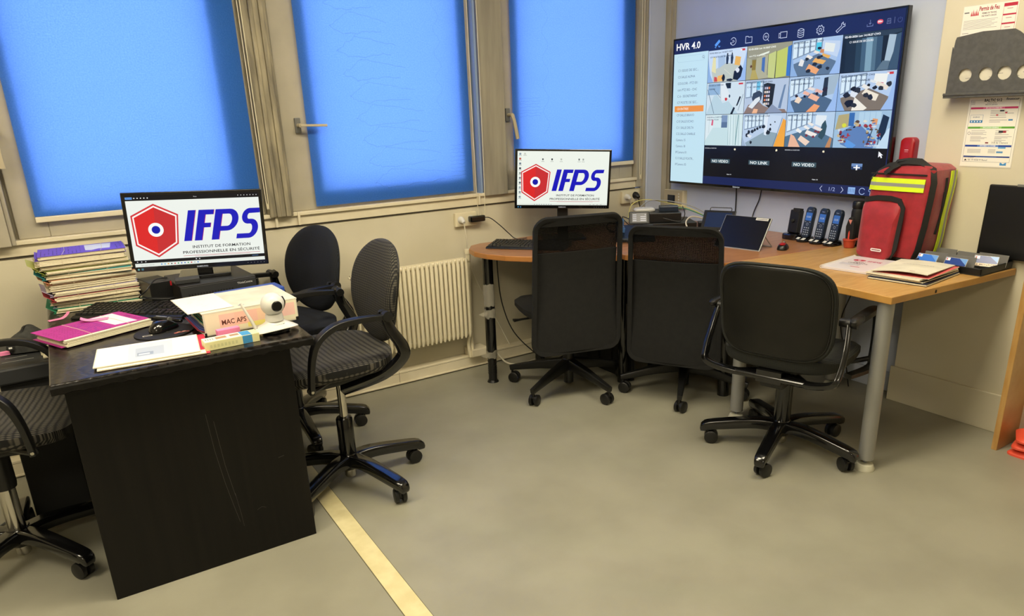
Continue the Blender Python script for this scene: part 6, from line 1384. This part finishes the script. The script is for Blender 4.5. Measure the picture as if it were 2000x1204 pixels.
def nd2(a, w, h):
    X = lambda u: -w/2+u*w; Z = lambda v: h-v*h
    a.rect(X(.015), Z(.985), X(.985), Z(.015), '#f0ecdf'); a.stroke([(X(.05), Z(.04)), (X(.95), Z(.04)), (X(.95), Z(.92)), (X(.05), Z(.92))], .0009, '#6a6a70', closed=True)
    a.text('BALTIC 512', X(.30), Z(.065), .0105, '#2a2a34', .03, .066); a.text('finsecur', X(.70), Z(.050), .009, '#2a3040', .02, .048); a.text('(version V2010)', X(.36), Z(.09), .004, '#50505a', .01, .034); a.text('MISE EN SERVICE', X(.33), Z(.115), .004, '#50505a', .01, .045)
    for k in range(3): a.rect(X(.06), Z(.065+.018*k), X(.13), Z(.060+.018*k), '#7f8088')
    for v, c1, c2, tx in ((.155, '#c83a6c', '#e06a94', 'EN CAS D\'ALARME FEU'), (.430, '#5ca03a', '#8cc46a', 'EVACUATION GENERALE'), (.690, '#2a4a9c', '#5a80c8', 'EFFACEMENT DU SYSTEME')):
        a.rect(X(.06), Z(v+.014), X(.94), Z(v-.014), c1); a.rect(X(.30), Z(v+.014), X(.70), Z(v-.014), c2); a.text(tx, X(.5), Z(v+.007), .0042, '#ffffff', .02, .06, align='C')
    a.rect(X(.06), Z(.855), X(.94), Z(.835), '#1f3a80'); a.rect(X(.3), Z(.855), X(.7), Z(.835), '#3a5aa0')
    random.seed(11)
    for v in (.195, .215, .235, .26, .29, .33, .355): a.rect(X(.45), Z(v), X(random.uniform(.6, .9)), Z(v-.006), '#85858c')
    for v in (.475, .50, .515, .53, .56, .575, .59, .61, .625): a.rect(X(.14), Z(v), X(random.uniform(.34, .46)), Z(v-.005), '#85858c'); a.rect(X(.60), Z(v), X(random.uniform(.7, .92)), Z(v-.005), '#85858c')
    for v in (.745, .76, .775, .79): a.rect(X(.12), Z(v), X(.38), Z(v-.005), '#85858c'); a.rect(X(.52), Z(v), X(.66), Z(v-.005), '#85858c')
    a.stroke([(X(.08), Z(.25)), (X(.32), Z(.25)), (X(.32), Z(.36)), (X(.08), Z(.36))], .0009, '#3a6aa0', closed=True); a.rect(X(.08), Z(.36), X(.32), Z(.325), '#3a80b8'); a.text('EN SERVICE', X(.13), Z(.29), .005, '#2a4a80', .01, .026)
    for k in range(4): a.circ(X(.115+.055*k), Z(.343), .003, '#dceaf4', 8)
    a.rect(X(.62), Z(.205), X(.70), Z(.185), '#30303a'); a.rect(X(.66), Z(.505), X(.80), Z(.475), '#3a3a40'); a.rect(X(.74), Z(.505), X(.80), Z(.475), '#a83a44'); a.circ(X(.10), Z(.51), .006, '#50505a'); a.circ(X(.10), Z(.51), .0047, '#f0ecdf')
    a.rect(X(.80), Z(.335), X(.88), Z(.315), '#3a80b8'); a.rect(X(.70), Z(.725), X(.84), Z(.705), '#5aa0d0'); a.rect(X(.68), Z(.79), X(.80), Z(.765), '#5a90c0')
    for x, v in ((.56,.265), (.72,.235)): a.rect(X(x), Z(v), X(x+.04), Z(v-.02), '#c04a54')
    a.text('318 de Clement', X(.56), Z(.655), .007, '#3a3a40', 0, .062); a.rect(X(.44), Z(.655), X(.50), Z(.637), '#7a2a34'); a.text('06 19 4358 M Raoul', X(.16), Z(.905), .007, '#30303a', 0, .075); a.poly([(X(.08), Z(.905)), (X(.11), Z(.88)), (X(.14), Z(.905))], '#22222a')
    a.text('En cas de derangement', X(.07), Z(.865), .0035, '#3a3a44', .01, .04); a.rect(X(.78), Z(.965), X(.90), Z(.925), '#4a90c8'); a.poly([(X(.80), Z(.925)), (X(.84), Z(.945)), (X(.88), Z(.925))], '#f0ecdf')
wall_sheet('laminated alarm instruction sheet below the grey wall rack', 1.630, 1.412, .203, .280, nd2)
t = thing('wall_rack', 'dark grey sloping wall document rack with round holes, on the right wall', 'rack', (3.2995, 1.700, 1.412), PI-R(270))
b = NB()
HX = [.066, .144, .213, .282]; RR = .0255; zh = .088; d0, d1 = -.058, -.054
def fpan(x, z): return d0
cells = [(0, .027), (.027, .105), (.105, .1785), (.1785, .2475), (.2475, .3165), (.3165, .350)]
for (xa, xb), hx in zip(cells, [None]+HX+[None]):
    if hx is None: box(b, xa, xb, d0, d1, .045, .131); continue
    n = 32; O_, I_ = [], []
    for k in range(n):
        a_ = 2*PI*(k+.5)/n; c_, s_ = math.cos(a_), math.sin(a_); tx = ((xb-hx) if c_ > 0 else (hx-xa))/abs(c_) if abs(c_) > 1e-6 else 9; tz = ((.131-zh) if s_ > 0 else (zh-.045))/abs(s_) if abs(s_) > 1e-6 else 9; q = min(tx, tz)
        O_.append((hx+c_*q, zh+s_*q)); I_.append((hx+c_*RR, zh+s_*RR))
    vo = [[b.verts.new((p[0], y, p[1])) for p in O_] for y in (d0, d1)]; vi = [[b.verts.new((p[0], y, p[1])) for p in I_] for y in (d0, d1)]
    for k in range(n):
        j = (k+1) % n
        b.faces.new((vo[0][k], vo[0][j], vi[0][j], vi[0][k])); b.faces.new((vo[1][k], vi[1][k], vi[1][j], vo[1][j])); b.faces.new((vi[0][k], vi[0][j], vi[1][j], vi[1][k]))
    for cx_, cz_ in ((xa, .045), (xb, .045), (xb, .131), (xa, .131)):   # square corners
        near = sorted(O_, key=lambda p: math.hypot(p[0]-cx_, p[1]-cz_))[:2]
        for y in (d0, d1): b.faces.new([b.verts.new((p[0], y, p[1])) for p in (near[0], near[1], (cx_, cz_))])
prism(b, [(0, .131), (.350, .131), (.350, .150), (.245, .235), (.225, .247), (.11, .249), (.012, .236), (.008, .225)], d0, d1, lambda x, y, z: (x, z, y))
box(b, 0, .350, d0, d1, .020, .045)
fr_ = obj('front_plate', b, M['rackg'], t, smooth=False)
b = NB(); box(b, -.008, .360, -.064, -.002, .0, .012); box(b, -.008, .360, -.068, -.060, .010, .020); obj('bottom_tray', b, M['rackg'], t, smooth=False, bevel=.002)
b = NB(); box(b, 0, .350, -.0035, -.001, .012, .225); obj('back_plate', b, M['rackg'], t, smooth=False)
b = NB(); prism(b, [(-.058, .012), (-.002, .012), (-.002, .10), (-.054, .20)], -.002, .001, lambda x, y, z: (z, x, y)); obj('side_plate', b, M['rackg'], t, smooth=False)
t = thing('leaflet', 'cream printed sheets seen through the holes of the grey wall rack', 'paper', (3.252, 1.535, 1.4245), PI-R(270))
b = NB(); box(b, -.150, .150, -.001, .001, 0, .150); sh_ = obj('sheets', b, M['paper'], t, smooth=False)
a = Art()
for k in range(9): a.rect(-.13+.03*k, .05+.012*(k % 3), -.11+.03*k, .052+.012*(k % 3), '#8a8680')
a.build('print', M['print'], sh_, fn=lambda u, v, l: (u, -.0013-l, v))
